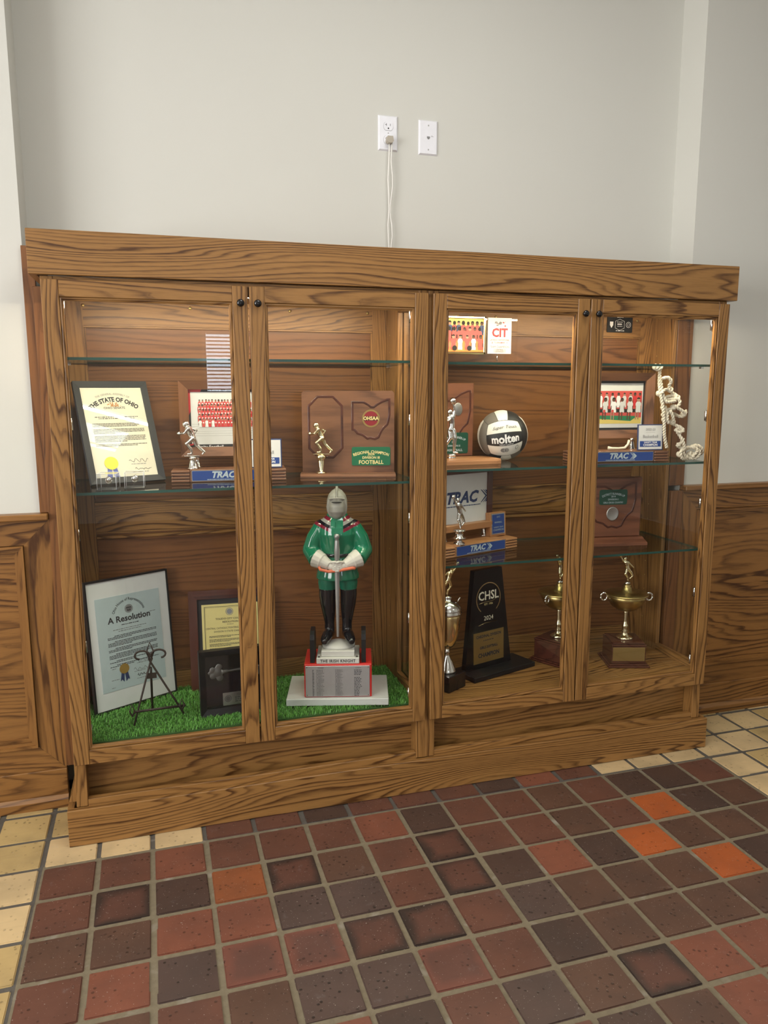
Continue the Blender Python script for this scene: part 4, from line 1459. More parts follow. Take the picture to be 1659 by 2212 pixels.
disc(mb, -0.002, .295, .0105, yy, 1, 20)
text(mb, 'TOLEDO CITY COUNCIL', 0.0098, 0, .268, yy, bold=.0001)
text(mb, 'RESOLUTION', 0.0098, 0, .256, yy, bold=.0001)
words(mb, -.012, .012, .246, .0018, yy, 0, 4)
text(mb, 'CENTRAL CATHOLIC FIGHTING IRISH FOOTBALL', 0.0098, 0.002, .233, yy, sx=.86)
text(mb, 'DIVISION II STATE CHAMPIONS', 0.0098, 0, .220, yy, sx=.9)
z = .203
for par, n in enumerate((2, 3, 3, 3, 3, 2, 3)):
    for k in range(n):
        words(mb, -.080, .082 if k < n - 1 else .0, z, .0019, yy, 0, par * 9 + k, fill=.95)
        z -= .0042
    z -= .0045
mb.obj('lettering', ['ink', 'ink_soft'], t)

# key plaque
t = thing('key_plaque', 'black shadow box plaque with a pewter key, standing on turf before the resolution', 'plaque', (0.403 + 0.132, 0.128, ZT), 0, rot=(-0.05, 0, 0.07))
w, h = 0.262, 0.232
frame_bars(t, w, h, 0.022, 0.03, ('black_paint', 'black_paint'), 0, slope=0.010)
bx(-w / 2 + .018, 0.020, .018, w / 2 - .018, 0.028, h - .018).obj('backing', 'black_gloss', t)
kb = MB()
kx, kz, ky = -0.066, 0.150, 0.016
for dx, dz_, r_ in ((0, 0, .017), (-.018, .010, .012), (-.018, -.012, .012), (.004, .019, .013), (.006, -.020, .013), (-.030, 0, .007)):
    kb.ball((kx + dx, ky, kz + dz_), r_, 12, s=(1, .28, 1))
kb.tube([(kx + .015, ky, kz), (kx + .03, ky, kz + .001), (kx + .036, ky, kz + .001), (kx + .15, ky, kz + .006)], [.009, .007, .0045, .0042], 8)
kb.box(kx + .118, ky - .003, kz - .025, kx + .145, ky + .003, kz + .004)
obj_from_mesh('key', remesh(kb, .0022, 2), 'pewter', t)
plate(t, -0.052, 0.026, 0.070, 0.072, 0.0195, 'silver_satin', 'name_plate', .002)
mb = MB()
disc(mb, -.034, .05, .012, .0174, 0, 20, r2=.010)
disc(mb, -.034, .05, .008, .0174, 1, 20)
text(mb, 'Key to the City', .0075, .02, .062, .0174, 0)
for k in range(3):
    words(mb, -.010, .058 - .01 * k, .050 - .007 * k, .003, .0174, 0, k + 3)
mb.obj('lettering', ['ink', 'pewter'], t)
rquad(MB(), -w / 2 + .02, .02, w / 2 - .02, h - .02, 0.0085).obj('glass_pane', 'acrylic', t)


# ------------------------------------------------------------------ the knight
# tunic paint: green with striped yoke
m, nt, b = new_mat('tunic_green')
tc = nt.nodes.new('ShaderNodeTexCoord')
sep = nt.nodes.new('ShaderNodeSeparateXYZ')
nt.links.new(tc.outputs['Object'], sep.inputs[0])
ax_ = math_n(nt, 'ABSOLUTE', sep.outputs[0])
tt = math_n(nt, 'SUBTRACT', sep.outputs[2], math_n(nt, 'MULTIPLY', ax_, 0.42))
tt = math_n(nt, 'DIVIDE', math_n(nt, 'SUBTRACT', tt, 0.364), 0.056)
GRN = (0.008, 0.165, 0.085)
stripe = ramp(nt, tt, [(0.0, GRN), (0.05, (0.17, 0.012, 0.03)), (0.27, (0.006, 0.008, 0.012)), (0.47, (0.30, 0.29, 0.27)), (0.70, (0.17, 0.012, 0.03)), (0.93, GRN)], 'CONSTANT')
inner = math_n(nt, 'MULTIPLY', math_n(nt, 'GREATER_THAN', ax_, 0.022), math_n(nt, 'LESS_THAN', ax_, 0.085))
nt.links.new(mixc(nt, inner, GRN, stripe), b.inputs['Base Color'])
b.inputs['Roughness'].default_value = 0.12
b.inputs['Coat Weight'].default_value = 0.5

kt = thing('knight_statue', 'glazed knight statue in green tunic holding a sword, on a red trophy box', 'statue', (0.909, 0.183, ZT + 0.001), -0.26)
# slab, red box, plates
bx(-0.186, -0.105, 0, 0.182, 0.125, 0.026, 0.002).obj('slab', 'slab_grey', kt)
bx(-0.1215, -0.088, 0.0265, 0.1215, 0.082, 0.150, 0.002).obj('red_box', 'red_box', kt)
bx(-0.117, -0.0915, 0.030, 0.114, -0.0885, 0.145, 0.0008).obj('winners_plate', 'aluminium', kt)
mb = MB()
yy = -0.0921
text(mb, 'WINNER', .0055, -.062, .138, yy)
text(mb, 'COACH', .0055, .072, .138, yy)
rn = random.Random(5)
for k in range(18):
    z = .1295 - k * .0056
    words(mb, -.092, -.086, z - .0012, .0024, yy, 0, k + 90)
    nmw = ('CENTRAL', 'ST. FRANCIS')
    q = rn.random() < 0.4
    text(mb, '%s %d' % (nmw[q], rn.choice((6, 7, 12, 14, 20, 28))), .0050, -.078, z, yy, align='LEFT', sx=.82)
    text(mb, '%s %d' % (nmw[not q], rn.choice((0, 6, 7, 8, 12, 13))), .0050, -.010, z, yy, align='LEFT', sx=.82)
    if k != 4:
        words(mb, .058, .058 + rn.uniform(.018, .028), z - .0012, .0022, yy, 0, k + 60)
mb.obj('lettering', 'ink', kt)
for x in (-.112, .109):
    for z in (.035, .14):
        MB().lathe([(.0003, 0), (.0022, 0), (.0015, .0012), (.0003, .0014)], 8, mat=Matrix.Translation((x, -.0915, z)) @ Matrix.Rotation(math.radians(90), 4, 'X')).obj('screw', 'pewter', kt)
# white stepped plinth
ZP = 0.1505
pl = MB().box(-0.077, -0.085, ZP, 0.077, 0.055, ZP + 0.022, bev=.002)
pl.box(-0.060, -0.072, ZP + .022, 0.060, 0.050, ZP + .044, bev=.002)
pl.loft([(0, -.012, ZP + .044, .062, .052), (0, -.012, ZP + .052, .058, .048), (0, -.010, ZP + .060, .030, .03)], 20)
plo = pl.obj('plinth', 'stone_white', kt)
mb = MB()
text(mb, 'THE IRISH KNIGHT', .0150, 0, ZP + .0105, -.0856, space=1.15, sx=.88, bold=.0004)
mb.obj('lettering', 'ink', plo)
for s in (-1, 1):
    bx(s * .068 - .004, -.080, ZP + .0225, s * .068 + .004, -.072, ZP + .026).obj('plinth_bolt', 'pewter', plo)
for s in (-1, 1):
    o = MB().prism([(-.066, 0), (.040, 0), (.040, .085), (.030, .103), (.012, .112), (-.040, .112), (-.058, .103), (-.066, .085)], -.008, .008, mat=Matrix.Rotation(math.radians(90), 4, 'Z')).obj('side_board', 'black_paint', kt)
    o.location = (s * .0925, -.008, ZP + .0005)
# body: z measured from the turf
F0 = ZP + 0.052
g = MB()   # green tunic
SH = 0.625 - 0.0
def zk(v_):            # world height -> local
    return v_ - (ZT + 0.001)
g.loft([(0, 0.004, zk(.785), .079, .060), (0, 0.004, zk(.800), .078, .058), (0, 0.004, zk(.845), .066, .050), (0, 0.004, zk(.868), .060, .046), (0, 0.004, zk(.885), .060, .046),
        (0, 0.002, zk(.915), .064, .050), (0, 0.0, zk(.950), .072, .054), (0, 0.002, zk(.980), .070, .050), (0, 0.006, zk(1.003), .054, .042), (0, 0.008, zk(1.016), .040, .035), (0, 0.008, zk(1.028), .032, .031)], 28)
for s in (-1, 1):
    sh, el, wr = (s * .058, .006, zk(.970)), (s * .095, .004, zk(.888)), (s * .074, -.040, zk(.862))
    g.tube([sh, (s * .080, .006, zk(.932)), el], [.031, .033, .0325], 14)
    g.tube([el, wr], [.0325, .030], 14)
    g.ball(el, .0325, 14)
    g.ball(sh, .031, 14)
body = obj_from_mesh('tunic', remesh(g, .0032, 6), 'tunic_green', kt)
# stripes are painted in the tunic's own coordinates, z from its hem
for v_ in body.data.vertices:
    v_.co.z -= zk(.785) - 0.2
body.location = (0, 0, zk(.785) - 0.2)
# belt
MB().lathe([(.0607, -.006), (.0625, -.005), (.0625, .005), (.0607, .006)], 28, sx=1.0, sy=.78, c=(0, .004, zk(.876))).obj('belt', 'boot_black', kt)
bx(-.006, -.048, zk(.905), -.004, -.0455, zk(1.0)).obj('tunic_seam', 'tunic_green', kt)
# helmet
hm = MB()
hz = zk(1.008)
hm.loft([(0, .010, hz, .030, .034), (0, .006, hz + .012, .034, .040), (0, .002, hz + .035, .0365, .045), (0, .003, hz + .062, .0365, .044), (0, .005, hz + .082, .031, .038), (0, .006, hz + .097, .019, .026), (0, .006, hz + .105, .006, .013)], 28)
hm.loft([(0, -.008, hz - .006, .012, .018), (0, -.017, hz + .008, .022, .025), (0, -.023, hz + .026, .0275, .028), (0, -.023, hz + .045, .0285, .028), (0, -.018, hz + .064, .0270, .026)], 24)
hm.tube([(0, .040, hz + .085), (0, .018, hz + .108), (0, -.006, hz + .112), (0, -.028, hz + .098), (0, -.040, hz + .075)], [.002, .004, .005, .004, .002], 8)
hm.tube([(.0335 * math.sin(math.radians(18 * k)), -.016 - .012 * abs(math.cos(math.radians(9 * k))) * 0.5, hz + .042 + .047 * math.cos(math.radians(18 * k))) for k in range(21)], .0042, 8)
hm.tube([(.027 * q, -.045 + q * q * .014, hz + .071 + .005 * (1 - q * q)) for q in (-1, -.6, -.3, 0, .3, .6, 1)], .0035, 8)
obj_from_mesh('helmet', remesh(hm, .0022, 3), 'helmet_grey', kt)
MB().tube([(.0175 * q, -.0505 + abs(q) ** 2 * .007, hz + .0615) for q in (-1, -.5, 0, .5, 1)], [.0012, .0026, .003, .0026, .0012], 6).obj('visor_slot', 'black_paint', kt)
# gauntlets: cuff, hand and fingers in one skin each
HC = Vector((0.002, -.060, zk(.836)))
for s in (-1, 1):
    gl = MB()
    wr = Vector((s * .078, -.036, zk(.868)))
    kn = Vector((s * .026, -.060, zk(.846)))
    gl.tube([wr, wr.lerp(kn, .35), wr.lerp(kn, .7), kn], [.0345, .030, .022, .017], 14)
    gl.tube([wr.lerp(kn, .42), wr.lerp(kn, .50)], [.0295, .0285], 14)
    gl.ball(kn + Vector((-s * .008, -.002, -.004)), .0165, 12, s=(1.1, .8, .95))
    for k in range(4):
        a = kn + Vector((-s * .010, -.013, .008 - k * .0075))
        b2 = kn + Vector((-s * (.030 + (.004 if k in (1, 2) else 0)), -.016, .004 - k * .0072))
        c2 = kn + Vector((-s * (.036 + (.004 if k in (1, 2) else 0)), -.010, .001 - k * .0070))
        gl.tube([a, b2, c2], [.0048, .0045, .004], 8)
        gl.ball(c2, .004, 8)
    gl.tube([kn + Vector((-s * .004, -.008, .013)), kn + Vector((-s * .020, -.018, .016)), kn + Vector((-s * .028, -.018, .012))], [.0055, .005, .0045], 8)
    o = obj_from_mesh('gauntlet', remesh(gl, .0019, 2), 'glove_cream', kt)
    for q in (.18, .34):
        c_ = wr.lerp(kn, q)
        d_ = (kn - wr).normalized()
        MB().tube([c_ - d_ * .0015, c_ + d_ * .0015], [.0345 - q * .016, .0345 - q * .018], 18, caps=False).obj('cuff_band', 'glove_cream', o)
# breeches and boots
lg = MB()
bt = MB()
for s in (-1, 1):
    lg.tube([(s * .034, .004, zk(.80)), (s * .038, .004, zk(.765)), (s * .038, .004, zk(.742))], [.036, .0345, .031], 16)
    bt.tube([(s * .038, .004, zk(.748)), (s * .039, .003, zk(.722)), (s * .037, .004, zk(.69)), (s * .034, .006, zk(.655)), (s * .032, .008, zk(.615)), (s * .032, .008, zk(.585))], [.0315, .031, .029, .0245, .0185, .019], 16)
    bt.tube([(s * .032, .010, zk(.578)), (s * .040, -.020, zk(.574)), (s * .047, -.048, zk(.566)), (s * .050, -.066, zk(.562))], [.020, .0195, .0165, .010], 14)
    bt.ball((s * .033, .012, zk(.574)), .0205, 12)
obj_from_mesh('breeches', remesh(lg, .003, 4), 'green_pants', kt)
obj_from_mesh('boots', remesh(bt, .0026, 3), 'boot_black', kt)
# sword
sw_ = MB()
y_ = -.066
sw_.add([(-.0085, y_, zk(.828)), (0, y_ - .003, zk(.828)), (.0085, y_, zk(.828)), (0, y_ + .003, zk(.828)), (-.004, y_ + .004, zk(.582)), (0, y_ + .002, zk(.582)), (.004, y_ + .004, zk(.582)), (0, y_ + .006, zk(.582))],
        [(0, 1, 5, 4), (1, 2, 6, 5), (2, 3, 7, 6), (3, 0, 4, 7), (4, 5, 6, 7), (3, 2, 1, 0)])
swo = sw_.obj('sword', 'sword_steel', kt)
MB().lathe([(.0005, 0), (.010, 0), (.010, .006), (.0075, .010), (.0085, .016), (.0105, .050), (.0085, .085), (.0065, .092), (.0095, .096), (.0105, .102), (.008, .109), (.0005, .111)], 14, c=(0, y_, zk(.850))).obj('grip', 'sword_steel', swo)
MB().tube([(-.064, -.066, zk(.842)), (-.060, -.070, zk(.833)), (-.03, -.073, zk(.826)), (0, -.073, zk(.829)), (.03, -.073, zk(.834)), (.055, -.071, zk(.838)), (.064, -.068, zk(.836))], .0056, 10).obj('crossguard', 'coral', swo)

# ================================================================== RIGHT CASE, TOP SHELF
t = thing('photo_plaque', 'clear acrylic plaque with gold framed team photo and white tournament card', 'plaque', (1.490, 0.290, Z_RT + 0.0005), 0.0)
X = lambda v_: (v_ - 1.452) * 1.03 - 0.0
bx(X(1.285), 0, 0.012, X(1.612), 0.006, 0.190).obj('acrylic_panel', 'acrylic', t)
bx(X(1.285), -0.03, 0, X(1.612), 0.03, 0.0115, .001).obj('foot', 'acrylic', t)
a0, a1, z0, z1 = X(1.300), X(1.480), .038, .178
mb = MB()
for q in ((a0, z0, a1, z0 + .009), (a0, z1 - .009, a1, z1), (a0, z0, a0 + .009, z1), (a1 - .009, z0, a1, z1)):
    mb.box(q[0], -.012, q[1], q[2], -.001, q[3], bev=.002)
mb.obj('gold_frame', 'gold', t)
mb = MB()
rquad(mb, a0 + .006, z0 + .006, a1 - .006, z1 - .006, -.004, 0)
rquad(mb, a0 + .006, z1 - .040, a1 - .006, z1 - .006, -.0042, 1)
rows = [(z0 + .072, .048, 9, [2, 2, 2, 6], [4, 3, 5]), (z0 + .048, .052, 8, [2, 2], [4, 3, 5]), (z0 + .016, .056, 6, [2, 2, 2, 7], [3, 4])]
crowd(mb, a0 + .010, a1 - .010, rows, -.0045, {'hair': 5}, .0185, 12)
for k in (1, 3):
    disc(mb, a0 + .03 + k * .03, z0 + .022, .010, -.0062, 5, 10)
mb.obj('team_photo', ['print_orange', 'print_yellow', 'print_red', 'skin_mid', 'skin_dark', 'hair_black', 'navy', 'paper_white'], t)
c0, c1 = X(1.4905), X(1.586)
cardo = bx(c0, -.004, .041, c1, -.001, .175).obj('tournament_card', 'paper_white', t)
mb = MB()
cc = (c0 + c1) / 2
yy = -.0045
for k in range(18):
    rnq = random.Random(k)
    disc(mb, cc + rnq.uniform(-.024, .024), .153 + rnq.uniform(-.008, .008), rnq.uniform(.0015, .004), yy - .0001 * (k % 3), 1 if k % 3 else 2, 6)
text(mb, 'CIT', .044, cc, .118, yy - .0004, 2, bold=.0016, sx=.95)
text(mb, 'CATHOLIC INVITATIONAL', .0085, cc, .092, yy, 2, bold=.0001, sx=.80)
text(mb, '20  TOURNAMENT  15', .0085, cc, .082, yy, 2, bold=.0001, sx=.80)
text(mb, 'TEAM CHAMPION', .0120, cc, .066, yy, 0, sx=.86)
rquad(mb, cc - .026, .044, cc + .028, .060, yy + .0002, 3)
text(mb, 'CENTRAL', .0072, cc, .0555, yy, 0)
text(mb, 'CATHOLIC', .0072, cc, .0485, yy, 0)
mb.obj('lettering', ['ink', 'ink_soft', 'red_print', 'aluminium'], cardo)
MB().tube([(X(1.531), -.001, .0115), (X(1.531), -.001, .040)], .002, 6).obj('card_post', 'silver', t)

# black plaque on the back rail
t = thing('black_plate', 'small black plate with white crests fixed to the upper back rail', 'plaque', (2.205, BKY - 0.0105, 1.700))
plate(t, -.060, 0, .062, .068, 0, 'black_paint', 'board', .004, .004)
mb = MB()
yy = -.0045
groove_pts = [(-.022, .018), (0, .009), (.022, .018), (.022, .046), (0, .055), (-.022, .046)]
for a, b_ in zip(groove_pts, groove_pts[1:] + groove_pts[:1]):
    mb.tube([(a[0], yy, a[1]), (b_[0], yy, b_[1])], .0007, 4)
words(mb, -.012, .013, .032, .0045, yy, 0, 15)
words(mb, -.014, .014, .042, .002, yy, 0, 5)
words(mb, -.012, .012, .025, .002, yy, 0, 6)
mb.add([(-.048, yy, .044), (-.032, yy, .044), (-.032, yy, .030), (-.040, yy, .018), (-.048, yy, .030)], [(0, 1, 2, 3, 4)])
disc(mb, .042, .032, .012, yy, 0, 20, r2=.0105)
disc(mb, .042, .032, .006, yy, 0, 16, r2=.0048)
words(mb, -.018, .022, .0055, .0028, yy, 0, 8)
words(mb, -.014, .016, .061, .0025, yy, 0, 9)
mb.obj('lettering', 'white_print', t)

# ================================================================== RIGHT CASE, SHELF WITH THE BALL
# volleyball of eighteen panels
R_B = 0.0995
bt_ = thing('volleyball', 'white, black and grey leather volleyball on the glass shelf', 'ball', (1.618, 0.322, Z_RM + 0.0005 + R_B), 0, rot=(0.10, -0.12, -0.34))
MB().ball((0, 0, 0), R_B - 0.0022, 32).obj('core', 'ball_black', bt_)


def cube_dir(f_, u, v_):
    u, v_ = math.tan(u * math.pi / 4), math.tan(v_ * math.pi / 4)
    return {'F': Vector((u, -1, v_)), 'B': Vector((-u, 1, v_)), 'L': Vector((-1, -u, v_)), 'R': Vector((1, u, v_)), 'T': Vector((u, v_, 1)), 'D': Vector((u, -v_, -1))}[f_].normalized()


PAN = {'F': ('h', ('ball_white', 'ball_black', 'ball_white')), 'B': ('h', ('ball_white', 'ball_black', 'ball_white')),
       'L': ('v', ('ball_white', 'ball_white', 'ball_grey')), 'R': ('v', ('ball_black', 'ball_white', 'ball_grey')),
       'T': ('v', ('ball_grey', 'ball_white', 'ball_black')), 'D': ('v', ('ball_black', 'ball_white', 'ball_grey'))}
for f_, (ori, cols) in PAN.items():
    for k in range(3):
        lo_, hi = -1 + k * 2 / 3, -1 + (k + 1) * 2 / 3
        nu, nv = (10, 4) if ori == 'h' else (4, 10)
        gp = 0.012
        ur = (-1 + gp, 1 - gp) if ori == 'h' else (lo_ + gp, hi - gp)
        vr = (lo_ + gp, hi - gp) if ori == 'h' else (-1 + gp, 1 - gp)
        vs_, fs = [], []
        for a in range(nu + 1):
            for c_ in range(nv + 1):
                d_ = cube_dir(f_, ur[0] + (ur[1] - ur[0]) * a / nu, vr[0] + (vr[1] - vr[0]) * c_ / nv)
                edge = a in (0, nu) or c_ in (0, nv)
                vs_.append(tuple(d_ * (R_B - (0.0012 if edge else 0))))
        for a in range(nu):
            for c_ in range(nv):
                q = a * (nv + 1) + c_
                fs.append((q, q + nv + 1, q + nv + 2, q + 1))
        MB().add(vs_, fs, 0, True).obj('panel', cols[k], bt_)


def on_ball(s, size, x, z, mat, **kw):
    vs_, fs = text_geo(s, size, **kw)
    mb_ = MB()
    mb_.add([tuple(Vector(((x + a), -R_B, z + c_)).normalized() * (R_B + 0.0020)) for a, c_ in vs_], fs)
    return mb_.obj('lettering', mat, bt_)


on_ball('molten', 0.046, 0.002, 0.0, 'white_print', bold=.0016, sx=.94)
on_ball('Select Leather', 0.010, 0.004, -0.0205, 'white_print')
on_ball('Super Touch', 0.022, 0.003, 0.052, 'ink', shear=.35)
mb = MB()
for cx in (-.012, .001):
    vs_ = [(cx + .012 * math.cos(a * math.pi / 10), -.05 + .012 * math.sin(a * math.pi / 10)) for a in range(20)]
    mb.add([tuple(Vector((a, -R_B, c_)).normalized() * (R_B + .0006)) for a, c_ in vs_], [tuple(range(20))], 0 if cx < 0 else 1)
vs_ = [(.052 + .009 * math.cos(a * math.pi / 8), -.046 + .012 * math.sin(a * math.pi / 8)) for a in range(16)] + [(.052 + .007 * math.cos(a * math.pi / 8), -.046 + .010 * math.sin(a * math.pi / 8)) for a in range(16)]
mb.add([tuple(Vector((a, -R_B, c_)).normalized() * (R_B + .0006)) for a, c_ in vs_], [(k, (k + 1) % 16, 16 + (k + 1) % 16, 16 + k) for k in range(16)], 2)
mb.obj('ball_marks', ['ink_soft', 'aluminium', 'ink'], bt_)

# basketball runner-up plaque with silver shooter
t = thing('runner_up_plaque', 'wooden state-outline plaque with silver basketball shooter, left of the volleyball', 'plaque', (1.385, 0.345, Z_RM + 0.0005), 0.02)
bpts = [(-.13, 0), (.155, 0), (.172, -.012), (.176, -.03), (.176, -.135), (.168, -.15), (.15, -.158), (-.13, -.158)]
mbp = MB()
n = len(bpts)
mbp.add([(x, y, 0) for x, y in bpts] + [(x, y, .012) for x, y in bpts] + [(x * .985, y * .98 - .001, .018) for x, y in bpts],
        [tuple(range(n))] + [(i, (i + 1) % n, n + (i + 1) % n, n + i) for i in range(n)] + [(n + i, n + (i + 1) % n, 2 * n + (i + 1) % n, 2 * n + i) for i in range(n)] + [tuple(range(2 * n, 3 * n))])
mbp.obj('foot', 'cherry_x', t)
w, h = 0.235, 0.285
o = bx(-w / 2, -.001, 0.0185, w / 2, 0.019, 0.0185 + h, .003).obj('board', 'redwood_x', t)
mb = MB()
groove(mb, [(.010 + dx * 0.185, .175 + dz * 0.20) for dx, dz in OHIO], 0.004, -.001)
mb.obj('state_outline_groove', 'mahogany_x', t)
MB().lathe([(.0005, 0), (.019, 0), (.019, .002), (.017, .003), (.0005, .0032)], 24, sy=1.35, mat=Matrix.Translation((.050, -.001, .203)) @ Matrix.Rotation(math.radians(90), 4, 'X')).obj('medal', 'silver_satin', t)
plate(t, -.025, .03, .095, .112, -.0012, 'dark_green_plate', 'green_plate', .008)
mb = MB()
text(mb, 'DISTRICT RUNNER-UP', .0125, .035, .094, -.0034, arc=.10, bold=.0002, sx=.8)
text(mb, '2020', .0105, .035, .075, -.0034, bold=.0002)
text(mb, 'DIVISION II', .0105, .035, .060, -.0034, bold=.0002)
text(mb, 'BASKETBALL', .013, .035, .043, -.0034, bold=.0002)
mb.obj('lettering', 'steel_letter', t)
MB().lathe([(.0005, 0), (.019, 0), (.019, .005), (.016, .008), (.019, .011), (.019, .016), (.012, .019), (.0005, .0192)], 6, c=(-.012, -.09, .0185)).obj('figure_riser', 'silver', t)
o = obj_from_mesh('figurine', figure_mesh(*SHOOTER), 'silver', t)
o.location = (-.014, -.09, .0372)
o.scale = (1.0, 1.0, 0.92)

# basketball league trophy
t = thing('league_trophy', 'walnut league trophy with framed white-jersey basketball team photo, beside the rope net', 'trophy', (2.044, 0.235, Z_RM + 0.0005), -0.09, 'league trophies with framed pictures')
hb = trac_base(t, 'walnut')
bells(t, (-0.11, 0.075), -0.05, hb, 0.045)
team_frame(t, 0.335, 0.255, hb + 0.0452, -0.045, 'basketball')
small_plaque(t, 0.120, -0.112, hb + 0.0005, ('2022-23', 'Basketball'))

# cut basketball net
NET = [[(2.136, 1.549), (2.154, 1.535), (2.158, 1.508), (2.162, 1.482), (2.159, 1.455)],
       [(2.158, 1.508), (2.154, 1.482), (2.154, 1.446), (2.164, 1.392), (2.175, 1.338), (2.188, 1.283), (2.21, 1.237)],
       [(2.16, 1.503), (2.181, 1.506), (2.197, 1.492), (2.196, 1.478), (2.206, 1.46), (2.228, 1.446), (2.243, 1.437), (2.23, 1.419), (2.198, 1.414), (2.177, 1.417), (2.164, 1.45)],
       [(2.154, 1.446), (2.174, 1.46), (2.206, 1.46)], [(2.177, 1.417), (2.203, 1.435), (2.243, 1.437)],
       [(2.17, 1.417), (2.212, 1.424), (2.24, 1.424), (2.243, 1.406), (2.227, 1.392), (2.198, 1.385), (2.18, 1.392)],
       [(2.222, 1.399), (2.254, 1.382), (2.28, 1.368), (2.266, 1.357), (2.237, 1.368), (2.211, 1.374)], [(2.28, 1.368), (2.290, 1.379)], [(2.28, 1.368), (2.288, 1.355)],
       [(2.18, 1.392), (2.19, 1.374), (2.188, 1.347), (2.197, 1.334)], [(2.2, 1.381), (2.217, 1.356), (2.227, 1.334)], [(2.169, 1.365), (2.201, 1.374), (2.224, 1.37)],
       [(2.227, 1.334), (2.236, 1.328), (2.263, 1.315), (2.272, 1.304), (2.251, 1.297), (2.237, 1.308)], [(2.251, 1.297), (2.261, 1.278), (2.276, 1.254), (2.29, 1.23)],
       [(2.272, 1.273), (2.267, 1.254), (2.257, 1.242)],
       [(2.262, 1.254), (2.281, 1.234), (2.308, 1.23), (2.329, 1.24), (2.351, 1.243), (2.369, 1.232), (2.379, 1.217), (2.362, 1.206), (2.331, 1.214), (2.31, 1.2), (2.293, 1.192), (2.271, 1.201), (2.265, 1.223), (2.286, 1.226)],
       [(2.29, 1.23), (2.316, 1.237), (2.343, 1.232), (2.361, 1.217), (2.35, 1.197), (2.324, 1.194), (2.301, 1.207)], [(2.329, 1.24), (2.348, 1.225), (2.328, 1.199)],
       [(2.278, 1.219), (2.302, 1.193), (2.324, 1.193)]]
t = thing('rope_net', 'cut white rope basketball net hanging from the upper shelf beside the team photo', 'net', (2.25, 0.072, Z_RM + 0.0005))
rn = random.Random(21)
for k, s in enumerate(NET):
    pts = []
    for i, (x, z) in enumerate(s):
        x2 = 2.15 + (x - 2.15) * 0.925
        pts.append(Vector((x2 - 2.25, 0.012 * math.sin(k * 1.7 + i * .9), max(.0065, z - Z_RM - .0005))))
    fine = []
    for i, (a, b_) in enumerate(zip(pts, pts[1:])):
        p0, p3 = pts[max(i - 1, 0)], pts[min(i + 2, len(pts) - 1)]
        n_ = max(2, int((b_ - a).length / .003))
        for q in range(n_):
            u = q / n_
            fine.append(0.5 * ((2 * a) + (b_ - p0) * u + (2 * p0 - 5 * a + 4 * b_ - p3) * u * u + (3 * a - p0 - 3 * b_ + p3) * u ** 3))
    fine.append(pts[-1])
    tw = MB()
    for ph in (0, math.pi):
        strand = []
        for i, c_ in enumerate(fine):
            d_ = (fine[min(i + 1, len(fine) - 1)] - fine[max(i - 1, 0)]).normalized()
            e1 = d_.cross(Vector((0, 1, 0)))
            e1 = e1.normalized() if e1.length > 1e-4 else Vector((1, 0, 0))
            e2 = d_.cross(e1)
            an = i * 0.9 + ph
            strand.append(c_ + (e1 * math.cos(an) + e2 * math.sin(an)) * .0030)
        tw.tube(strand, .0042, 6)
    tw.obj('rope', 'rope_white', t)
for (x, z) in ((2.140, 1.541), (2.150, 1.545), (2.130, 1.545), (2.154, 1.446), (2.206, 1.46), (2.177, 1.417), (2.243, 1.43), (2.18, 1.392), (2.227, 1.392), (2.188, 1.347), (2.28, 1.366), (2.227, 1.336), (2.263, 1.312), (2.29, 1.232), (2.35, 1.238), (2.33, 1.21), (2.30, 1.20), (2.272, 1.21)):
    kn_ = MB()
    for q in range(3):
        e1, e2 = [(Vector((1, 0, 0)), Vector((0, .6, .8))), (Vector((0, 0, 1)), Vector((.8, .6, 0))), (Vector((.7, 0, .7)), Vector((-.5, .7, .5)))][q]
        kn_.tube([(e1 * math.cos(a * .7) + e2 * math.sin(a * .7)) * .0085 for a in range(10)], .0048, 6)
    o = kn_.obj('knot', 'rope_white', t)
    o.location = (2.15 + (x - 2.15) * .925 - 2.25, .004, z - Z_RM)
o = tag(MB().tube([(1.998, .165, 1.2345), (2.013, .160, 1.2325), (2.04, .158, 1.232), (2.07, .160, 1.233), (2.088, .165, 1.246), (2.096, .17, 1.262)], [.007, .0055, .005, .0055, .005, .005], 7).obj('rope_scrap', 'rope_white'),
        'short loose piece of white rope lying on the basketball trophy base', 'rope')

# ================================================================== RIGHT CASE, LOW SHELF
t = thing('league_trophy', 'light cherry league trophy with white logo sign and small blue baseball plaque', 'trophy', (1.445, 0.335, Z_RL + 0.0005), 0.33, 'league trophies with framed pictures')
hb = trac_base(t, 'cherry', dp=0.13)
bells(t, (-0.11, 0.10), -0.035, hb, 0.040, .015)
f = bpy.data.objects.new('picture_frame', MB().box(-.138, 0.016, .004, .138, 0.020, .236).mesh('picture_frame', ['mat_black']))
COL.objects.link(f)
f.parent = t
f.location = (-0.010, -.052, hb + .0402)
w, h = .280, .240
for q in ((-w / 2, .026, -w / 2 + .026, h), (w / 2 - .026, .026, w / 2, h)):
    bx(q[0], 0, q[1], q[2], .018, q[3], .0015).obj('frame_bar', 'mahogany_z', f)
bx(-w / 2 + .026, 0, h - .02, w / 2 - .026, .018, h, .0015).obj('frame_bar', 'mahogany_x', f)
bx(-w / 2 - .002, -.022, 0, w / 2 + .002, .020, .0255, .0015).obj('frame_ledge', 'cherry_x', f)
bx(-w / 2 + .026, .008, .0258, w / 2 - .026, .012, h - .0202).obj('sign', 'paper_white', f)
mb = MB()
trac_logo(mb, 0.0, .125, .062, .0074)
words(mb, -.10, .08, .092, .0035, .0074, 0, 14, fill=1)
mb.obj('lettering', 'navy', f)
p = bx(-.043, 0, 0, .043, .026, .096, .001).obj('award_plaque', 'cherry_z', t)
p.location = (.142, -.075, hb + .0005)
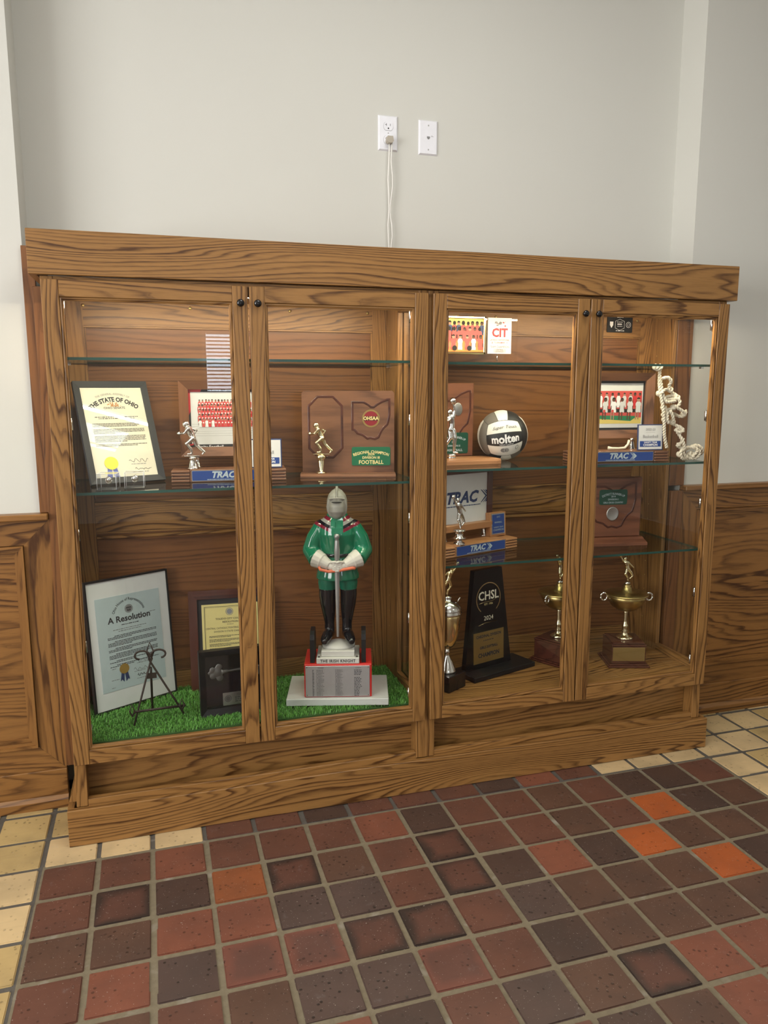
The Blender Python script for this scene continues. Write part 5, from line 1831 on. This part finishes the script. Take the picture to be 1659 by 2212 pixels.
p.rotation_euler = (-.05, 0, 0)
plate(p, -.036, .008, .036, .092, -.0003, 'silver_satin', 'plaque_rim', .003, .0012)
plate(p, -.032, .012, .032, .088, -.0016, 'blue_plate', 'plaque_face', .002, .0008)
mb = MB()
text(mb, '2013', .0095, 0, .078, -.0028)
text(mb, 'BASEBALL', .0095, 0, .056, -.0028)
text(mb, 'VARSITY TEAM', .0080, 0, .036, -.0028)
text(mb, 'CHAMPION', .0110, 0, .025, -.0028)
mb.obj('lettering', 'steel_letter', p)
MB().lathe([(.0005, 0), (.022, 0), (.022, .006), (.012, .012), (.012, .020), (.026, .024), (.026, .028), (.016, .032), (.014, .05), (.024, .053), (.024, .057), (.0005, .058)], 20, c=(-.098, -.112, hb)).obj('figure_riser', 'silver', t)
o = obj_from_mesh('figurine', figure_mesh(*DANCER), 'silver', t)
o.location = (-.100, -.112, hb + .0568)
o.scale = (.95, .95, 1.0)

t = thing('district_plaque', 'dark red wooden district runner-up plaque with green plate and silver medal', 'plaque', (2.075, 0.235, Z_RL + 0.0005), -0.14)
w, h = .245, .275
bx(-w / 2, -.012, .0285, w / 2, .012, h, .004).obj('board', 'redwood_x', t)
MB().prism([(-.060, 0), (.02, 0), (.02, .028), (-.016, .028), (-.030, .020), (-.052, .014), (-.060, .010)], -w / 2 - .010, w / 2 + .010, mat=Matrix(((0, 1, 0, 0), (1, 0, 0, 0), (0, 0, 1, 0), (0, 0, 0, 1)))).obj('foot', 'redwood_x', t)
mb = MB()
groove(mb, [(dx * 0.19, .160 + dz * 0.185) for dx, dz in OHIO], .004, -.012)
mb.obj('state_outline_groove', 'mahogany_x', t)
plate(t, -.062, .163, .058, .225, -.0122, 'dark_green_plate', 'green_plate', .008)
mb = MB()
text(mb, 'DISTRICT RUNNER-UP', .0125, -.002, .2075, -.0144, arc=.11, bold=.0002, sx=.8)
text(mb, '2014', .0098, -.002, .1965, -.0144, bold=.0002)
text(mb, 'DIVISION I', .0098, -.002, .1845, -.0144, bold=.0002)
text(mb, 'GIRLS CROSS COUNTRY', .0092, -.002, .1715, -.0144, bold=.0002, sx=.85)
mb.obj('lettering', 'steel_letter', t)
MB().lathe([(.0005, 0), (.026, 0), (.026, .002), (.023, .003), (.021, .0022), (.0005, .003)], 28, sy=1.12, mat=Matrix.Translation((-.002, -.012, .125)) @ Matrix.Rotation(math.radians(90), 4, 'X')).obj('medal', 'silver_satin', t)

# ================================================================== RIGHT CASE, FLOOR
ZC = Z_FL + 0.0006
# tall silver cup on black block
t = thing('lidded_cup', 'tall silver lidded cup with gold figure on a black block, at the left post', 'trophy cup', (1.334, 0.168, ZC), 0.52, 'trophy cups')
bx(-.052, -.052, 0, .052, .052, .062, .002).obj('block', 'black_gloss', t)
MB().lathe([(.0005, .062), (.036, .062), (.036, .068), (.030, .080), (.022, .100), (.010, .122), (.007, .135), (.012, .141), (.007, .147), (.007, .155), (.0005, .156)], 28).obj('stem', 'silver', t)
MB().lathe([(.0005, .155), (.016, .157), (.030, .172), (.040, .20), (.046, .24), (.048, .285), (.046, .292), (.0005, .292)], 32).obj('bowl', 'gold', t)
MB().lathe([(.0005, .292), (.052, .292), (.054, .298), (.050, .304), (.052, .31), (.046, .322), (.034, .336), (.018, .344), (.010, .35), (.016, .356), (.010, .362), (.0005, .363)], 32).obj('lid', 'silver', t)
MB().tube([(.034, -.02, .336), (.040, -.024, .348), (.042, -.025, .352)], .003, 6).obj('lid_catch', 'silver', t)
o = obj_from_mesh('figurine', figure_mesh(*DANCER), 'gold', t)
o.location = (0.006, 0, .361)
o.rotation_euler = (0, 0, math.pi * .8)
o.scale = (.95, .95, .95)

# black league award
t = thing('softball_award', 'black tapered stone award with gold softball champion panel on a black base', 'award', (1.603, 0.222, ZC), 0.32)
bx(-.167, -.01, 0, .167, .125, .020, .002).obj('base', 'black_paint', t)
tb, tt2, hh = .125, .074, .405
cx = -.030
M4 = Matrix.Translation((cx, .062, .0205)) @ Matrix.Rotation(-.035, 4, 'X')
MB().prism([(-tb, 0), (tb, 0), (tt2, hh), (-tt2, hh)], -.002, .022, mat=M4).obj('slab', 'black_gloss', t)
mb = MB()
disc(mb, 0, .285, .066, -.0032, 0, 40, r2=.062, a0=math.radians(-50), a1=math.radians(230))
text(mb, 'CHSL', .050, 0, .296, -.0034, 2, bold=.001, sx=.92)
text(mb, 'EST. 1926', .0115, 0, .262, -.0034, 1)
mb.tube([(-.05, -.0032, .268), (-.02, -.0032, .272), (.02, -.0032, .272), (.05, -.0032, .282)], .0012, 4, 0)
text(mb, '2024', .026, 0, .204, -.0034, 2)
mb.tube([(-.055, -.0032, .178), (-.02, -.0032, .185), (.045, -.0032, .186)], .001, 4, 0)
mb2 = MB()
mb2.v, mb2.f, mb2.mi, mb2.sm = [tuple(M4 @ Vector(p_)) for p_ in mb.v], mb.f, mb.mi, mb.sm
mb2.obj('emblem', ['gold', 'gold_letter', 'paper_cream'], t)
pp = MB().box(-.082, -.0040, .022, .082, -.0022, .150, mat=M4)
pp.obj('gold_panel', 'brass_plate', t)
mb = MB()
text(mb, 'CARDINAL DIVISION', .0165, 0, .132, -.0044, 0, mat=M4, sx=.88, bold=.0006)
words(mb, -.03, .03, .112, .003, -.0044, 0, 3, mat=M4)
text(mb, 'GIRLS SOFTBALL', .0150, 0, .085, -.0044, 0, mat=M4, sx=.88, bold=.0006)
text(mb, 'CHAMPION', .0240, 0, .053, -.0044, 0, mat=M4, sx=.92, bold=.0009)
mb.obj('lettering', ['ink', 'brass_satin'], t)


def gold_cup(label, loc, rz, plate_side):
    t = thing('gold_cup', label, 'trophy cup', loc, rz, 'trophy cups')
    for (s, z0, z1, bv) in ((.086, 0, .008, .002), (.080, .008, .014, .002), (.070, .0142, .088, .001), (.072, .0885, .096, .002), (.066, .0965, .102, .002)):
        bx(-s, -s, z0, s, s, z1, bv).obj('plinth_tier', 'mahogany_x', t)
    bx(-.066, -.0718, .026, .066, -.0702, .084, .0006).obj('plinth_plate', 'brass_plate', t)
    MB().lathe([(.0005, .1024), (.033, .1024), (.034, .107), (.026, .112), (.014, .118), (.010, .128), (.013, .136), (.0085, .142), (.012, .150), (.0125, .158), (.008, .166), (.0065, .18), (.0085, .215), (.0075, .222), (.0005, .2225)], 24).obj('stem', 'gold_pale', t)
    MB().lathe([(.0005, .222), (.022, .223), (.042, .230), (.062, .246), (.076, .272), (.082, .291), (.080, .292), (.0005, .292)], 36).obj('bowl', 'brass_satin', t)
    MB().lathe([(.0005, .2922), (.088, .2922), (.090, .296), (.087, .299), (.055, .304), (.022, .308), (.019, .322), (.013, .325), (.016, .331), (.010, .335), (.0005, .3355)], 36).obj('lid', 'brass_satin', t)
    for s in (-1, 1):
        pts = [(s * (.094 + .0135 * math.cos(a * math.pi / 7)), 0, .282 + .016 * math.sin(a * math.pi / 7)) for a in range(15)]
        MB().tube(pts, .0042, 8).obj('handle', 'silver', t)
    MB().lathe([(.0005, .3358), (.013, .3358), (.013, .343), (.010, .346), (.0005, .3465)], 16).obj('figure_riser', 'silver', t)
    o = obj_from_mesh('figurine', figure_mesh(*DANCER), 'gold_pale', t)
    o.location = (-.004, 0, .346)
    o.scale = (.86, .86, .86)
    return t


gold_cup('gold cup on dark plinth half hidden by the stile beside the black award', (1.893, 0.312, ZC), 0.50, 1)
gold_cup('gold cup on dark plinth in full view behind the rightmost door', (2.150, 0.212, ZC), -0.30, 1)

# ================================================================== ON THE WALL
t = thing('power_outlet', 'white duplex power outlet on the wall above the cases, with a plug', 'outlet', (1.1845, NY - 0.0002, 2.41))
pw_, ph_ = .0385, .0625
q = [(-pw_, -ph_), (pw_, -ph_), (pw_, ph_), (-pw_, ph_)]
mb = MB()
mb.add([(x, 0, z) for x, z in q] + [(x * .86, -.0065, z * .92) for x, z in q], [(4, 5, 6, 7)] + [(k, (k + 1) % 4, 4 + (k + 1) % 4, 4 + k) for k in range(4)])
mb.obj('wall_plate', 'white_plastic', t)
for z in (.0235, -.0245):
    pts = []
    for a in range(24):
        an = a * math.pi / 12
        pts.append((.0185 * math.cos(an), z + max(-.0145, min(.0145, .0185 * math.sin(an)))))
    r_ = MB().prism(pts, -.0085, -.0064).obj('receptacle', 'white_plastic', t)
    mb = MB()
    rquad(mb, -.0085, z + .001, -.0068, z + .0095, -.0088)
    rquad(mb, -.0125, z + .0045, -.0085, z + .006, -.0088)
    rquad(mb, .0065, z + .001, .0082, z + .009, -.0088)
    disc(mb, 0, z - .0075, .003, -.0088, 0, 10)
    mb.obj('slots', 'ink', r_)
    ed = MB().tube([(x_, -.0066, z_) for x_, z_ in pts + pts[:1]], .0006, 4).obj('rim', 'ink_soft', r_)
MB().lathe([(.0003, 0), (.0025, 0), (.0018, .0012), (.0003, .0014)], 10, mat=Matrix.Translation((0, -.0066, 0)) @ Matrix.Rotation(math.radians(90), 4, 'X')).obj('screw', 'silver_satin', t)

t = thing('data_jack', 'white wall plate with a phone jack, right of the power outlet', 'wall plate', (1.3445, NY - 0.0002, 2.408))
mb = MB()
mb.add([(x, 0, z) for x, z in q] + [(x * .86, -.0065, z * .92) for x, z in q], [(4, 5, 6, 7)] + [(k, (k + 1) % 4, 4 + (k + 1) % 4, 4 + k) for k in range(4)])
mb.obj('wall_plate', 'white_plastic', t)
MB().prism([(-.006, .004), (.006, .004), (.006, -.002), (.003, -.0045), (.003, -.006), (-.003, -.006), (-.003, -.0045), (-.006, -.002)], -.0070, -.0064).obj('jack', 'ink_soft', t)
mb = MB()
words(mb, .011, .019, .006, .0012, -.0068, 0, 2)
words(mb, .011, .021, .0035, .0012, -.0068, 0, 3)
mb.obj('lettering', 'ink_soft', t)
for z in (.043, -.043):
    MB().lathe([(.0003, 0), (.003, 0), (.0022, .0014), (.0003, .0016)], 10, mat=Matrix.Translation((0, -.0064, z)) @ Matrix.Rotation(math.radians(90), 4, 'X')).obj('screw', 'silver_satin', t)

t = thing('extension_cord', 'white power cord with plug hanging from the outlet down behind the crown', 'cord', (1.1845, NY, 1.92))
MB().prism([(-.010, .020), (-.013, .003), (-.006, -.004), (.006, -.004), (.013, .003), (.010, .020)], -.034, -.0095, mat=Matrix.Translation((.001, 0, .453))).obj('plug', 'plug_beige', t)


def zx(lst, y_):
    return [(x, y_, z) for x, z in lst]


MB().tube(zx([(.001, .455), (.001, .43), (-.001, .38), (-.004, .32), (-.001, .27), (.0, .22), (-.004, .16), (-.002, .10), (.002, .04), (.002, -.02), (.002, -.06)], -.0185), .0031, 8).obj('cord', 'cord_white', t)
MB().tube(zx([(.012, .455), (.010, .43), (.008, .39), (.013, .34), (.014, .30), (.006, .235), (.003, .205), (.011, .16), (.013, .12), (.006, .06), (.010, .02), (.012, -.06)], -.0185), .0028, 8).obj('cord', 'cord_white', t)
